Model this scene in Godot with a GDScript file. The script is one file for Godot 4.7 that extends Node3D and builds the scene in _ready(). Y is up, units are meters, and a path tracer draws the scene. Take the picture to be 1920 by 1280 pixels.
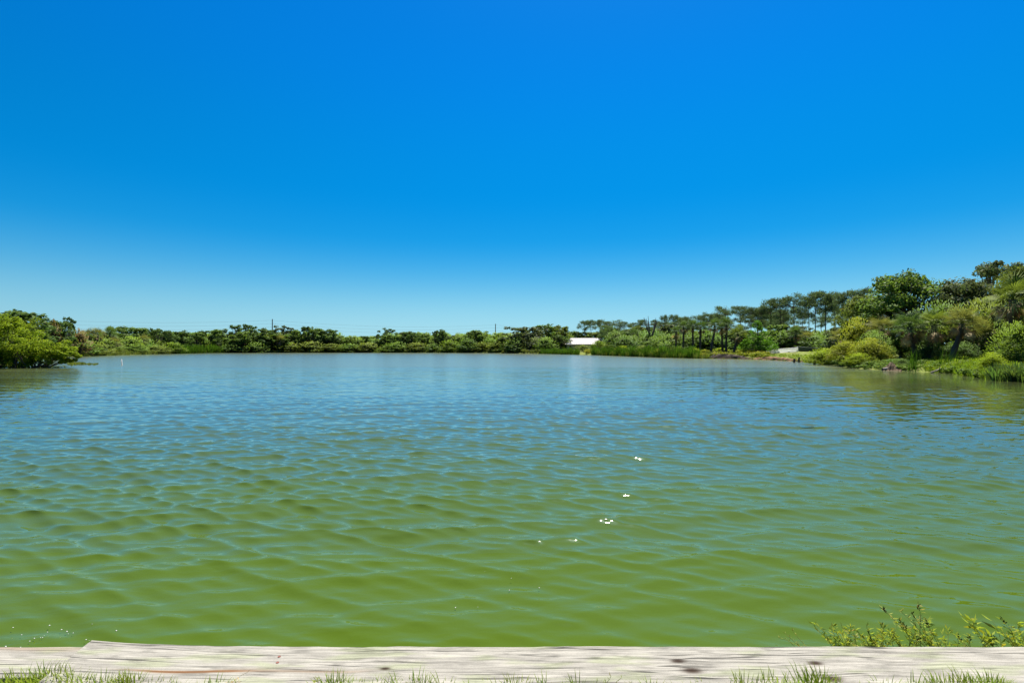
extends Node3D

# Eye 1.85 m above the water, looking out over the pond along -Z.  One unit is one metre.
const EYE := 1.85
const FOCAL := 960.0
const HORIZON := 650.0
const EXPOSURE := 2.4
const BANDS := [0.0, 3.3, 4.6, 7.0, 8.5, 10.0, 12.0, 14.5, 18.0, 23.0, 30.0, 38.0, 47.0]
const CAP := 0.409            # top of the timber seawall above the water

var used := {}
var M := {}
var proto := {}
var shore_ring := PackedVector2Array()
var SHORE_X := [-300.0, 0.0, 75.0, 100.0, 140.0, 290.0, 400.0, 550.0, 700.0, 900.0, 1000.0, 1120.0, 1250.0, 1330.0, 1420.0, 1500.0, 1560.0, 1600.0, 1660.0, 1720.0, 1780.0, 1860.0, 1920.0, 2100.0]
var SHORE_Y := [692.0, 690.0, 689.0, 675.0, 668.0, 664.0, 661.5, 661.0, 661.0, 661.5, 663.0, 665.8, 670.5, 672.2, 674.0, 678.0, 685.0, 690.5, 694.5, 696.6, 700.0, 712.0, 716.0, 730.0]


class Buf:
	var v := PackedVector3Array()
	var n := PackedVector3Array()
	var c := PackedColorArray()
	var t := PackedVector2Array()
	var i := PackedInt32Array()

	func leaf(p: Vector3, nrm: Vector3, axis: Vector3, l: float, w: float, col: Color, soft: Vector3) -> void:
		var side := nrm.cross(axis).normalized() * (w * 0.5)
		var b := v.size()
		var a := axis * (l * 0.5)
		v.push_back(p - a); v.push_back(p + side + nrm * (w * 0.12)); v.push_back(p + a - nrm * (l * 0.1)); v.push_back(p - side + nrm * (w * 0.12))
		for k in 4:
			n.push_back(soft); c.push_back(col)
		i.push_back(b); i.push_back(b + 1); i.push_back(b + 2)
		i.push_back(b); i.push_back(b + 2); i.push_back(b + 3)

	func tri(a: Vector3, b: Vector3, d: Vector3, col: Color) -> void:
		var f := (d - a).cross(b - a).normalized()
		var s := v.size()
		v.push_back(a); v.push_back(b); v.push_back(d)
		for k in 3:
			n.push_back(f); c.push_back(col); i.push_back(s + k)

	func quad(a: Vector3, b: Vector3, d: Vector3, e: Vector3, col: Color) -> void:
		tri(a, b, d, col); tri(a, d, e, col)

	func box(lo: Vector3, hi: Vector3, col := Color.WHITE) -> void:
		var p := []
		for k in 8:
			p.append(Vector3(hi.x if k & 1 else lo.x, hi.y if k & 2 else lo.y, hi.z if k & 4 else lo.z))
		for f in [[0, 2, 3, 1], [4, 5, 7, 6], [0, 4, 6, 2], [1, 3, 7, 5], [0, 1, 5, 4], [2, 6, 7, 3]]:
			quad(p[f[0]], p[f[1]], p[f[2]], p[f[3]], col)

	func tube(pts: PackedVector3Array, rad: PackedFloat32Array, sides: int, col: Color) -> void:
		var start := v.size()
		for k in pts.size():
			var dir := (pts[mini(k + 1, pts.size() - 1)] - pts[maxi(k - 1, 0)]).normalized()
			var ref := Vector3.RIGHT if absf(dir.x) < 0.8 else Vector3.FORWARD
			var u := dir.cross(ref).normalized()
			var w := dir.cross(u).normalized()
			for s in sides:
				var a := TAU * s / sides
				var o := u * cos(a) + w * sin(a)
				v.push_back(pts[k] + o * rad[k]); n.push_back(o); c.push_back(col)
		for k in pts.size() - 1:
			for s in sides:
				var a := start + k * sides + s
				var b := start + k * sides + (s + 1) % sides
				i.push_back(a); i.push_back(b + sides); i.push_back(b)
				i.push_back(a); i.push_back(a + sides); i.push_back(b + sides)

	func mesh(mat: Material = null) -> ArrayMesh:
		var m := ArrayMesh.new()
		var arr := []
		arr.resize(Mesh.ARRAY_MAX)
		arr[Mesh.ARRAY_VERTEX] = v; arr[Mesh.ARRAY_NORMAL] = n; arr[Mesh.ARRAY_COLOR] = c; arr[Mesh.ARRAY_INDEX] = i
		if t.size() == v.size():
			arr[Mesh.ARRAY_TEX_UV] = t
		m.add_surface_from_arrays(Mesh.PRIMITIVE_TRIANGLES, arr)
		if mat:
			m.surface_set_material(0, mat)
		return m


# ------------------------------------------------------------------ helpers
func rand_for(s: int) -> RandomNumberGenerator:
	var r := RandomNumberGenerator.new()
	r.seed = s * 7919 + 13
	return r

func lin(r: float, g: float, b: float) -> Color:
	return Color(r, g, b).linear_to_srgb()

func numbered(called: String) -> String:
	var k: int = used.get(called, 0)
	used[called] = k + 1
	return called if k == 0 else "%s_%03d" % [called, k]

func tag(o: Node3D, label: String, category: String, group := "") -> Node3D:
	o.set_meta("label", label); o.set_meta("category", category)
	if group != "":
		o.set_meta("group", group)
	return o

func thing(called: String, label: String, category: String, at := Vector3.ZERO, turn := 0.0, group := "") -> Node3D:
	var o := Node3D.new()
	o.name = numbered(called)
	add_child(o, true)
	o.position = at; o.rotation.y = turn
	return tag(o, label, category, group)

func part(called: String, m: Mesh, mat: Material, parent: Node) -> MeshInstance3D:
	var o := MeshInstance3D.new()
	o.name = numbered(called) if parent == self else called
	o.mesh = m
	o.material_override = mat
	parent.add_child(o, true)
	return o

func setting(called: String, m: Mesh, mat: Material) -> MeshInstance3D:
	var o := part(called, m, mat, self)
	o.set_meta("kind", "structure")
	return o

func stuff(called: String, m: Mesh, mat: Material, places: Array, label: String, category: String) -> void:
	var mm := MultiMesh.new()
	mm.transform_format = MultiMesh.TRANSFORM_3D
	mm.use_colors = true
	mm.mesh = m
	mm.instance_count = places.size()
	var r := rand_for(places.size())
	for k in places.size():
		mm.set_instance_transform(k, places[k])
		var w := r.randf_range(0.75, 1.25)
		mm.set_instance_color(k, Color(w * r.randf_range(0.9, 1.15), w, w * r.randf_range(0.8, 1.1)))
	var o := MultiMeshInstance3D.new()
	o.name = numbered(called)
	o.multimesh = mm
	o.material_override = mat
	add_child(o, true)
	o.set_meta("kind", "stuff")
	tag(o, label, category)

func plain(col: Color, rough: float, spec := 0.4) -> StandardMaterial3D:
	var m := StandardMaterial3D.new()
	m.albedo_color = col; m.roughness = rough; m.metallic_specular = spec
	return m

func foliage(r: float, g: float, b: float, through := 0.55) -> StandardMaterial3D:
	var m := plain(lin(r * 1.55, g * 1.55, b * 1.55), 0.6, 0.22)
	m.vertex_color_use_as_albedo = true
	m.backlight_enabled = true
	m.backlight = lin(minf(1.0, through * 1.6), minf(1.0, through * 1.6), through * 0.8)
	m.cull_mode = BaseMaterial3D.CULL_DISABLED
	return m

func bark(r: float, g: float, b: float) -> StandardMaterial3D:
	var m := plain(lin(r, g, b), 0.9, 0.2)
	m.vertex_color_use_as_albedo = true
	var nz := FastNoiseLite.new()
	nz.seed = 5; nz.frequency = 0.03; nz.fractal_octaves = 4
	m.heightmap_enabled = false
	return m

func shore(x: float) -> float:       # distance of the waterline in the direction x
	for k in SHORE_X.size() - 1:
		if x <= SHORE_X[k + 1]:
			var f: float = clampf((x - SHORE_X[k]) / (SHORE_X[k + 1] - SHORE_X[k]), 0, 1)
			return EYE * FOCAL / (lerpf(SHORE_Y[k], SHORE_Y[k + 1], f) - HORIZON)
	return 22.0

func across(x: float, d: float) -> float:
	return (x - 960.0) / FOCAL * d

func height_at(y: float, d: float) -> float:
	return EYE + (HORIZON - y) / FOCAL * d

func rise(off: float) -> float:      # land above the water, by metres in from the waterline
	var xs := [-8.0, -2.0, 0.0, 1.0, 4.0, 12.0, 40.0, 100.0, 900.0]
	var ys := [-1.6, -0.5, 0.0, 0.22, 0.5, 0.9, 1.15, 1.3, 1.5]
	for k in xs.size() - 1:
		if off <= xs[k + 1]:
			return lerpf(ys[k], ys[k + 1], clampf((off - xs[k]) / (xs[k + 1] - xs[k]), 0, 1))
	return 1.5


# ------------------------------------------------------------------ plants
func leaf_clump(b: Buf, r: RandomNumberGenerator, at: Vector3, rad: Vector3, count: int, size: float, slim: float, tone: float, rusty := 0.03) -> void:
	for k in count:
		var d := Vector3(r.randfn(), r.randfn(), r.randfn()).normalized()
		var p := at + d * rad * pow(r.randf(), 0.45)
		var nrm := (d * 0.7 + Vector3.UP * 0.45 + Vector3(r.randfn(), r.randfn(), r.randfn()) * 0.55).normalized()
		var ax := nrm.cross(Vector3(r.randfn(), r.randfn(), r.randfn())).normalized()
		var s := size * r.randf_range(0.65, 1.35)
		var w := tone * r.randf_range(0.7, 1.3)
		var col := Color(w * r.randf_range(0.88, 1.2), w, w * r.randf_range(0.75, 1.15))
		if r.randf() < rusty:
			col = Color(w * 1.7, w * 0.95, w * 1.0)
		b.leaf(p, nrm, ax, s * (1.0 + slim), s * (1.0 - slim * 0.5), col, (nrm * 0.65 + d * 0.35).normalized())

func shrub_mesh(s: int, clumps: int, leaves: int, size: float) -> Array:
	var r := rand_for(s)
	var b := Buf.new()
	var st := Buf.new()
	var lobes := []
	for k in 6:
		lobes.append([r.randf() * TAU, r.randf_range(0.8, 1.1)])
	for k in clumps:
		var az := r.randf() * TAU
		var el := pow(r.randf(), 0.8) * PI * 0.5
		var reach := 0.6 + 0.4 * pow(r.randf(), 0.5)
		for l in lobes:
			reach *= 1.0 - 0.13 * maxf(0.0, cos(az - l[0])) * l[1]
		var rr := r.randf_range(0.09, 0.17)
		var p := Vector3(cos(az) * cos(el) * 0.5 * reach, 0.06 + sin(el) * (0.9 * reach - rr * 0.6), sin(az) * cos(el) * 0.5 * reach)
		leaf_clump(b, r, p, Vector3(rr, rr * 0.85, rr), leaves / clumps, size, 0.35, r.randf_range(0.72, 1.25))
		if k % 3 == 0:
			var q := Vector3(r.randf_range(-0.08, 0.08), -0.05, r.randf_range(-0.08, 0.08))
			st.tube(PackedVector3Array([q, q.lerp(p, 0.5) + Vector3(0, -0.03, 0), p]), PackedFloat32Array([0.014, 0.009, 0.003]), 4, Color.WHITE)
	for k in int(leaves * 0.12):     # sprays that stand out of the outline
		var az := r.randf() * TAU
		var el := r.randf() * PI * 0.5
		var d := Vector3(cos(az) * cos(el) * 0.5, sin(el) * 0.9, sin(az) * cos(el) * 0.5)
		b.leaf(d * r.randf_range(0.85, 1.1) + Vector3(0, 0.05, 0), d.cross(Vector3(r.randfn(), 1, r.randfn())).normalized(), d.normalized(), size * 2.0, size * 0.6, Color(1.1, 1.1, 0.9), d.normalized())
	return [b.mesh(), st.mesh()]

func tree_mesh(s: int, clumps: int, leaves: int, size: float, airy: float) -> Array:
	var r := rand_for(s)
	var b := Buf.new()
	var st := Buf.new()
	var fork := Vector3(r.randf_range(-0.04, 0.04), 0.33, r.randf_range(-0.04, 0.04))
	st.tube(PackedVector3Array([Vector3(0, -0.05, 0), fork * 0.5 + Vector3(0.015, 0, 0), fork]), PackedFloat32Array([0.034, 0.026, 0.02]), 7, Color.WHITE)
	var low := 0.10 if airy < 0.5 else 0.42
	for k in clumps:
		var az := r.randf() * TAU
		var u := r.randf_range(-0.75, 1.0)
		var cr := sqrt(maxf(0.0, 1.0 - u * u)) * pow(r.randf(), 0.5)
		var rr := r.randf_range(0.065, 0.125) * (1.0 - 0.25 * airy)
		var mid := lerpf(low, 1.0, 0.5)
		var p := Vector3(cos(az) * cr * 0.41, mid + u * (1.0 - low) * 0.5 * 0.86, sin(az) * cr * 0.41)
		p += Vector3(r.randfn(), r.randfn() * 1.1, r.randfn()) * 0.035
		if k % 9 == 0:
			p = Vector3(r.randfn() * 0.13, r.randf_range(0.84, 0.95), r.randfn() * 0.13)
			rr *= 0.85
		leaf_clump(b, r, p, Vector3(rr, rr * (0.8 - 0.25 * airy), rr), leaves / clumps, size, 0.3, r.randf_range(0.72, 1.25))
		if k % 2 == 0 or airy > 0.5:
			var m := fork.lerp(p, 0.5) + Vector3(r.randfn() * 0.02, -0.02, r.randfn() * 0.02)
			st.tube(PackedVector3Array([fork, m, p]), PackedFloat32Array([0.013, 0.008, 0.003]), 4, Color.WHITE)
	return [b.mesh(), st.mesh()]

func pine_mesh(s: int, leaves: int) -> Array:
	var r := rand_for(s)
	var b := Buf.new()
	var st := Buf.new()
	var bend := Vector3(r.randf_range(-0.03, 0.03), 0, r.randf_range(-0.03, 0.03))
	var pts := PackedVector3Array()
	var rad := PackedFloat32Array()
	for k in 7:
		var f := k / 6.0
		pts.append(Vector3(0, -0.03 + f * 0.97, 0) + bend * sin(f * PI))
		rad.append(lerpf(0.019, 0.007, f))
	st.tube(pts, rad, 6, Color.WHITE)
	var base := r.randf_range(0.54, 0.70)
	var clumps := r.randi_range(26, 36)
	for k in clumps:
		var f := pow(r.randf(), 0.6)
		var y := lerpf(base, 0.97, f)
		var reach := 0.46 * sqrt(clampf(1.15 - f * 0.95, 0.05, 1.0)) * r.randf_range(0.3, 1.15)
		if f < 0.2:
			reach *= 0.7
		var az := r.randf() * TAU
		var p := Vector3(cos(az) * reach, y + 0.015, sin(az) * reach)
		var rr := r.randf_range(0.09, 0.16)
		leaf_clump(b, r, p, Vector3(rr, rr * 0.42, rr), leaves / clumps, 0.021, 0.8, r.randf_range(0.75, 1.25), 0.06)
		st.tube(PackedVector3Array([Vector3(0, y - 0.05, 0), Vector3(p.x * 0.6, y - 0.015, p.z * 0.6), p]), PackedFloat32Array([0.0035, 0.0025, 0.001]), 4, Color.WHITE)
	for k in 5:                      # dead stubs below the crown
		var y := r.randf_range(0.35, base)
		var az := r.randf() * TAU
		var l := r.randf_range(0.06, 0.2)
		st.tube(PackedVector3Array([Vector3(0, y, 0), Vector3(cos(az) * l, y + 0.01, sin(az) * l)]), PackedFloat32Array([0.003, 0.001]), 3, Color.WHITE)
	return [b.mesh(), st.mesh()]

func cone_mesh(s: int) -> Array:
	var r := rand_for(s)
	var b := Buf.new()
	var st := Buf.new()
	st.tube(PackedVector3Array([Vector3(0, -0.05, 0), Vector3(0.01, 0.5, 0), Vector3(0, 0.96, 0)]), PackedFloat32Array([0.03, 0.018, 0.004]), 7, Color.WHITE)
	for k in 130:
		var f := pow(r.randf(), 1.9)
		var y := 0.16 + f * 0.82
		var reach := 0.5 * (1.0 - f * 0.93) * pow(r.randf(), 0.3) * r.randf_range(0.7, 1.0)
		var az := r.randf() * TAU
		var p := Vector3(cos(az) * reach, y, sin(az) * reach)
		var rr := 0.045 + 0.05 * (1.0 - f)
		leaf_clump(b, r, p, Vector3(rr, rr * 0.75, rr), int(26 + 30 * (1.0 - f)), 0.024, 0.5, r.randf_range(0.75, 1.25), 0.0)
		st.tube(PackedVector3Array([Vector3(0, y - 0.05, 0), p]), PackedFloat32Array([0.006, 0.002]), 4, Color.WHITE)
	return [b.mesh(), st.mesh()]

func frond_mesh(s: int, dead: bool) -> ArrayMesh:
	var r := rand_for(s)
	var b := Buf.new()
	var hub := Vector3(0.62, 0, 0)
	b.tube(PackedVector3Array([Vector3.ZERO, Vector3(0.3, 0.03, 0), hub]), PackedFloat32Array([0.022, 0.015, 0.01]), 4, Color(0.9, 0.9, 0.7))
	var count := 19
	for k in count:
		var t := (k / float(count - 1) - 0.5) * 2.0
		var a := t * deg_to_rad(105 if not dead else 45)
		var dir := Vector3(cos(a), 0.18 * absf(t), sin(a)).normalized()
		var l := (0.85 - 0.25 * absf(t)) * r.randf_range(0.85, 1.1)
		var wide := Vector3(-sin(a), 0, cos(a)) * (0.026 if not dead else 0.018)
		var mid := hub + dir * l * 0.55
		var tip := hub + dir * l + Vector3(0, -0.22 - 0.12 * r.randf(), 0) * l
		var w := r.randf_range(0.75, 1.25)
		var col := Color(w, w, w * 0.9)
		b.tri(hub, mid + wide, mid - wide, col)
		b.tri(mid - wide, mid + wide, tip, col)
	return b.mesh()

func pick(key: String, k: int) -> Array:
	var list: Array = proto[key]
	return list[k % list.size()]

func woody(kind: String, x: float, top: float, wide: float, d: float, tint: String, label: String, k: int, group: String) -> void:
	var info: Array = {
		"S": ["shrub", "shrub"], "B": ["broadleaf_tree", "tree"], "A": ["open_crowned_tree", "tree"], "P": ["pine_tree", "pine tree"], "C": ["cypress_tree", "tree"],
		"s": ["shrub", "shrub"], "b": ["broadleaf_tree", "tree"], "a": ["open_crowned_tree", "tree"],
	}[kind]
	var off := maxf(0.0, d - shore(x))
	var ground := rise(off) - 0.05
	var at := Vector3(across(x, d), ground, -d)
	var o := thing(info[0], label, info[1], at, 0.0, group)
	var tall := height_at(top, d) - ground
	var w := wide / FOCAL * d * (1.75 if kind == "P" else 1.35 if kind in "SBA" else 1.2 if kind == "b" else 1.05)
	var pr: Array = pick(kind, k)
	var sc := Vector3(w, tall, w)
	var crown := part("foliage" if info[1] == "shrub" else "crown", pr[0], M[tint], o)
	crown.scale = sc; crown.rotation.y = k * 2.4
	var st := part("stems" if info[1] == "shrub" else "trunk", pr[1], M["bark_pine"] if kind == "P" else M["bark"], o)
	st.scale = sc; st.rotation.y = k * 2.4

func palm(x: float, top: float, d: float, full: float, lean: float, tint: String, label: String, s: int, skirt: int, group: String) -> void:
	var r := rand_for(s + 900)
	var size := full * (0.72 if d < 70.0 else 0.92)
	var off := maxf(0.0, d - shore(x))
	var ground := rise(off) - 0.08
	var head_y := height_at(top, d) - ground - 0.95 * size
	var foot := across(x, d) - lean
	var o := thing("palm_tree", label, "palm tree", Vector3(foot, ground, -d), 0.0, group)
	var head := Vector3(lean, maxf(0.3, head_y), r.randf_range(-0.1, 0.1))
	var b := Buf.new()
	var pts := PackedVector3Array()
	var rad := PackedFloat32Array()
	for k in 9:
		var f := k / 8.0
		pts.append(Vector3(lean * f * f * (3 - 2 * f), head.y * f, head.z * f))
		rad.append((0.19 - 0.06 * f + (0.03 if k % 2 else 0.0) + (0.06 if k == 8 else 0.0)) * (0.6 + 0.4 * size))
	b.tube(pts, rad, 8, Color.WHITE)
	part("trunk", b.mesh(), M["bark_palm"], o)
	var live: int = 22
	for k in live + skirt:
		var dead := k >= live
		var el := deg_to_rad(lerpf(82, -28, pow(k / float(live), 0.9)) + r.randf_range(-9, 9)) if not dead else deg_to_rad(r.randf_range(-86, -25))
		var f := part("dead_frond" if dead else "frond", proto["dead_frond" if dead else "frond"][r.randi() % 3], M[["frond_dead", "frond_dead", "frond_pale", "frond_brown"][r.randi() % 4]] if dead else M[tint], o)
		var sz := size * r.randf_range(0.8, 1.12) * (r.randf_range(0.55, 0.95) if dead else 1.0)
		f.transform = Transform3D((Basis(Vector3.UP, k * 2.399 + r.randf_range(-0.3, 0.3)) * Basis(Vector3(0, 0, 1), el) * Basis(Vector3(1, 0, 0), r.randf_range(-0.5, 0.5) * (2.4 if dead else 1.0))).scaled_local(Vector3.ONE * sz), head + Vector3(0, -0.25 * size * (r.randf() if dead else 0.0), 0))


# ------------------------------------------------------------------ water
func wave_field(rows: PackedFloat32Array, cols: int, reach: float) -> void:
	# one sheet with real waves as far as they can be told apart; farther out only the fine relief of the material is left
	var r := rand_for(42)
	var ks := []
	for k in 21:
		var lam := 0.10 * pow(1.175, k) * r.randf_range(0.95, 1.05)
		var dir := deg_to_rad(r.randfn() * 17.0 + (19.0 if k % 2 else -17.0))
		var steep := (0.100 * exp(-pow(log(lam / 0.20) / 0.72, 2.0) * 0.5) + 0.026 * exp(-pow(log(lam / 1.2) / 0.45, 2.0) * 0.5)) * r.randf_range(0.8, 1.2)
		ks.append([TAU / lam * sin(dir), TAU / lam * cos(dir), r.randf() * TAU, steep * lam / TAU, lam, sin(dir), cos(dir)])
	var warp := FastNoiseLite.new()
	warp.seed = 3; warp.frequency = 0.16; warp.fractal_octaves = 2
	var gust := FastNoiseLite.new()
	gust.seed = 8; gust.frequency = 0.05; gust.fractal_octaves = 3
	var nr := rows.size()
	var pos := PackedVector3Array()
	pos.resize(nr * cols)
	for j in nr:
		var z := rows[j]
		var half := 5.0 + z * 1.22
		var dz := (rows[mini(j + 1, nr - 1)] - rows[maxi(j - 1, 0)]) * 0.5
		var gap := maxf(dz, 2.0 * half / cols)
		var act := []
		for w in ks:
			var keep := smoothstep(2.2, 4.0, w[4] / gap)
			if keep > 0.0:
				act.append([w[0], w[1], w[2], w[3] * keep, w[5], w[6]])
		for i in cols:
			var x := lerpf(-half, half, i / float(cols - 1))
			var w1 := warp.get_noise_2d(x, z) * 3.0
			var w2 := warp.get_noise_2d(x + 71.0, z * 1.3 - 40.0) * 3.0
			var calm := clampf((shelter(x, z)) / 7.0, 0.08, 1.0) * (0.92 + 0.75 * gust.get_noise_2d(x, z)) * lerpf(1.0, 0.38, smoothstep(6.0, 28.0, z)) * lerpf(0.62, 1.0, smoothstep(3.0, 5.5, z))
			var h := 0.0
			var gx := 0.0
			var gz := 0.0
			var sgn := 1.0
			for w in act:
				var ph: float = w[0] * x + w[1] * z + w[2] + (w1 if sgn > 0 else w2)
				h += w[3] * cos(ph)
				var si: float = w[3] * sin(ph) * 1.0
				gx -= w[4] * si
				gz -= w[5] * si
				sgn = -sgn
			pos[j * cols + i] = Vector3(x + gx * calm, h * calm, -z - gz * calm)
	var bands := BANDS
	var m := ArrayMesh.new()
	var nor := PackedVector3Array()
	nor.resize(nr * cols)
	for j in nr:
		for i in cols:
			var a := pos[j * cols + maxi(i - 1, 0)]
			var c := pos[j * cols + mini(i + 1, cols - 1)]
			var d := pos[maxi(j - 1, 0) * cols + i]
			var e := pos[mini(j + 1, nr - 1) * cols + i]
			nor[j * cols + i] = (c - a).cross(e - d).normalized()
			if nor[j * cols + i].y < 0:
				nor[j * cols + i] = -nor[j * cols + i]
	for bnd in bands.size() - 1:
		var j0 := -1
		var j1 := -1
		for j in nr:
			if rows[j] >= bands[bnd] and j0 < 0:
				j0 = j
			if rows[j] <= bands[bnd + 1] + 1e-4:
				j1 = j
		if bnd < bands.size() - 2:
			j1 = mini(j1 + 1, nr - 1)
		if j0 < 0 or j1 <= j0:
			continue
		var arr := []
		arr.resize(Mesh.ARRAY_MAX)
		var vv := pos.slice(j0 * cols, (j1 + 1) * cols)
		var uv := PackedVector2Array()
		uv.resize(vv.size())
		for k in vv.size():
			uv[k] = Vector2(vv[k].x / 13.0, vv[k].z / 6.5)
		var idx := PackedInt32Array()
		var rn := j1 - j0 + 1
		for j in rn - 1:
			for i in cols - 1:
				var q := j * cols + i
				idx.push_back(q); idx.push_back(q + cols); idx.push_back(q + 1)
				idx.push_back(q + 1); idx.push_back(q + cols); idx.push_back(q + cols + 1)
		arr[Mesh.ARRAY_VERTEX] = vv; arr[Mesh.ARRAY_NORMAL] = nor.slice(j0 * cols, (j1 + 1) * cols); arr[Mesh.ARRAY_TEX_UV] = uv; arr[Mesh.ARRAY_INDEX] = idx
		m.add_surface_from_arrays(Mesh.PRIMITIVE_TRIANGLES, arr)
		m.surface_set_material(m.get_surface_count() - 1, M["water_%d" % bnd])
	# the far half of the pond
	var zs := [rows[nr - 1], 90.0, 125.0, 185.0]
	for k in 3:
		var arr := []
		arr.resize(Mesh.ARRAY_MAX)
		var p := PackedVector3Array([Vector3(-160, 0, -zs[k]), Vector3(120, 0, -zs[k]), Vector3(120, 0, -zs[k + 1]), Vector3(-160, 0, -zs[k + 1])])
		var uv := PackedVector2Array()
		for q in p:
			uv.append(Vector2(q.x / 13.0, q.z / 6.5))
		arr[Mesh.ARRAY_VERTEX] = p; arr[Mesh.ARRAY_TEX_UV] = uv
		arr[Mesh.ARRAY_NORMAL] = PackedVector3Array([Vector3.UP, Vector3.UP, Vector3.UP, Vector3.UP])
		arr[Mesh.ARRAY_INDEX] = PackedInt32Array([0, 2, 1, 0, 3, 2])
		m.add_surface_from_arrays(Mesh.PRIMITIVE_TRIANGLES, arr)
		m.surface_set_material(m.get_surface_count() - 1, M["water_%d" % (12 + k)])
	var o := MeshInstance3D.new()
	o.name = "water"
	o.mesh = m
	add_child(o, true)
	o.set_meta("kind", "structure")

func shelter(x: float, z: float) -> float:      # metres of open water between this spot and the planted banks left and right
	var right := 100.0
	if z < 70.0:
		var edge := lerpf(24.0, 30.5, clampf((z - 20.0) / 20.0, 0, 1))
		if z > 44.0:
			edge = lerpf(30.0, 37.0, clampf((z - 44.0) / 20.0, 0, 1))
		right = edge - x + maxf(0.0, 26.0 - z) * 0.6
	var left := Vector2(x + 46.0, z - 46.0).length() - 3.0
	return minf(maxf(right, 0.0), maxf(left, 0.0))


# ------------------------------------------------------------------ textures
func board_texture(s: int, knots: Array, stains: Array) -> Array:
	var w := 1700
	var h := 192
	var grain := FastNoiseLite.new()
	grain.seed = s; grain.noise_type = FastNoiseLite.TYPE_SIMPLEX; grain.frequency = 1.0; grain.fractal_octaves = 3
	var blotch := FastNoiseLite.new()
	blotch.seed = s + 1; blotch.frequency = 1.0; blotch.fractal_octaves = 4
	var crack := FastNoiseLite.new()
	crack.seed = s + 2; crack.frequency = 1.0; crack.fractal_octaves = 2
	var col := Image.create(w, h, false, Image.FORMAT_RGB8)
	var hei := Image.create(w, h, false, Image.FORMAT_RGB8)
	var speck := rand_for(s)
	for j in h:
		for i in w:
			var x := i / float(w) * 4.9         # metres along and across
			var y := j / float(h) * 0.285
			var yy := y
			var knot := 0.0
			for k in knots:
				var dx: float = (x - k[0]) / k[2]
				var dy: float = (y - k[1]) / (k[2] * 0.45)
				var e := exp(-(dx * dx + dy * dy))
				yy += dy * 0.02 * e
				knot = maxf(knot, exp(-(dx * dx + dy * dy) * 5.0))
			var g := grain.get_noise_2d(x * 0.8, yy * 52.0)
			var f := grain.get_noise_2d(x * 3.5 + 50.0, yy * 130.0)
			var bl := blotch.get_noise_2d(x * 4.5, y * 16.0)
			var cr := absf(crack.get_noise_2d(x * 0.5, yy * 30.0 + 0.3 * x))
			var along := blotch.get_noise_2d(x * 1.3 + 9.0, yy * 30.0)
			var split := (1.0 - smoothstep(0.02, 0.11, cr)) * smoothstep(-0.15, 0.1, along)
			var v := 0.85 + 0.08 * g + 0.10 * f + 0.07 * bl + speck.randf_range(-0.05, 0.05) - 0.34 * split - 0.55 * knot
			v -= 0.12 * smoothstep(0.1, 0.5, -bl) * smoothstep(-0.2, 0.4, g)
			var c := Color(v, v * 0.982, v * 0.935)
			c = c.lerp(Color(v * 0.93, v * 0.96, v * 0.80), smoothstep(0.0, 0.5, blotch.get_noise_2d(x * 2.0 + 30.0, y * 9.0)) * 0.7)
			for k in stains:
				var dx: float = (x - k[0]) / k[2]
				var dy: float = (yy - k[1] - 0.006 * sin(x * 9.0)) / k[3]
				var e := exp(-pow(absf(dx), 4.0) - dy * dy) * (0.55 + 0.6 * g + 0.3 * f)
				c = c.lerp(Color(0.62, 0.42, 0.26), clampf(e * k[4], 0, 0.85))
			c = c.lerp(Color(0.36, 0.27, 0.22), knot * 0.7)
			col.set_pixel(i, j, c.clamp())
			var z := clampf(0.62 + 0.2 * g + 0.16 * f + 0.08 * bl - 0.6 * split - 0.3 * knot, 0, 1)
			hei.set_pixel(i, j, Color(z, z, z))
	return [ImageTexture.create_from_image(col), ImageTexture.create_from_image(hei)]

func board_material(s: int, knots: Array, stains: Array) -> StandardMaterial3D:
	var t := board_texture(s, knots, stains)
	var m := plain(Color(0.615, 0.615, 0.61), 0.85, 0.2)
	m.albedo_texture = t[0]
	m.heightmap_enabled = true
	m.heightmap_texture = t[1]
	m.heightmap_scale = 0.35
	return m

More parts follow.
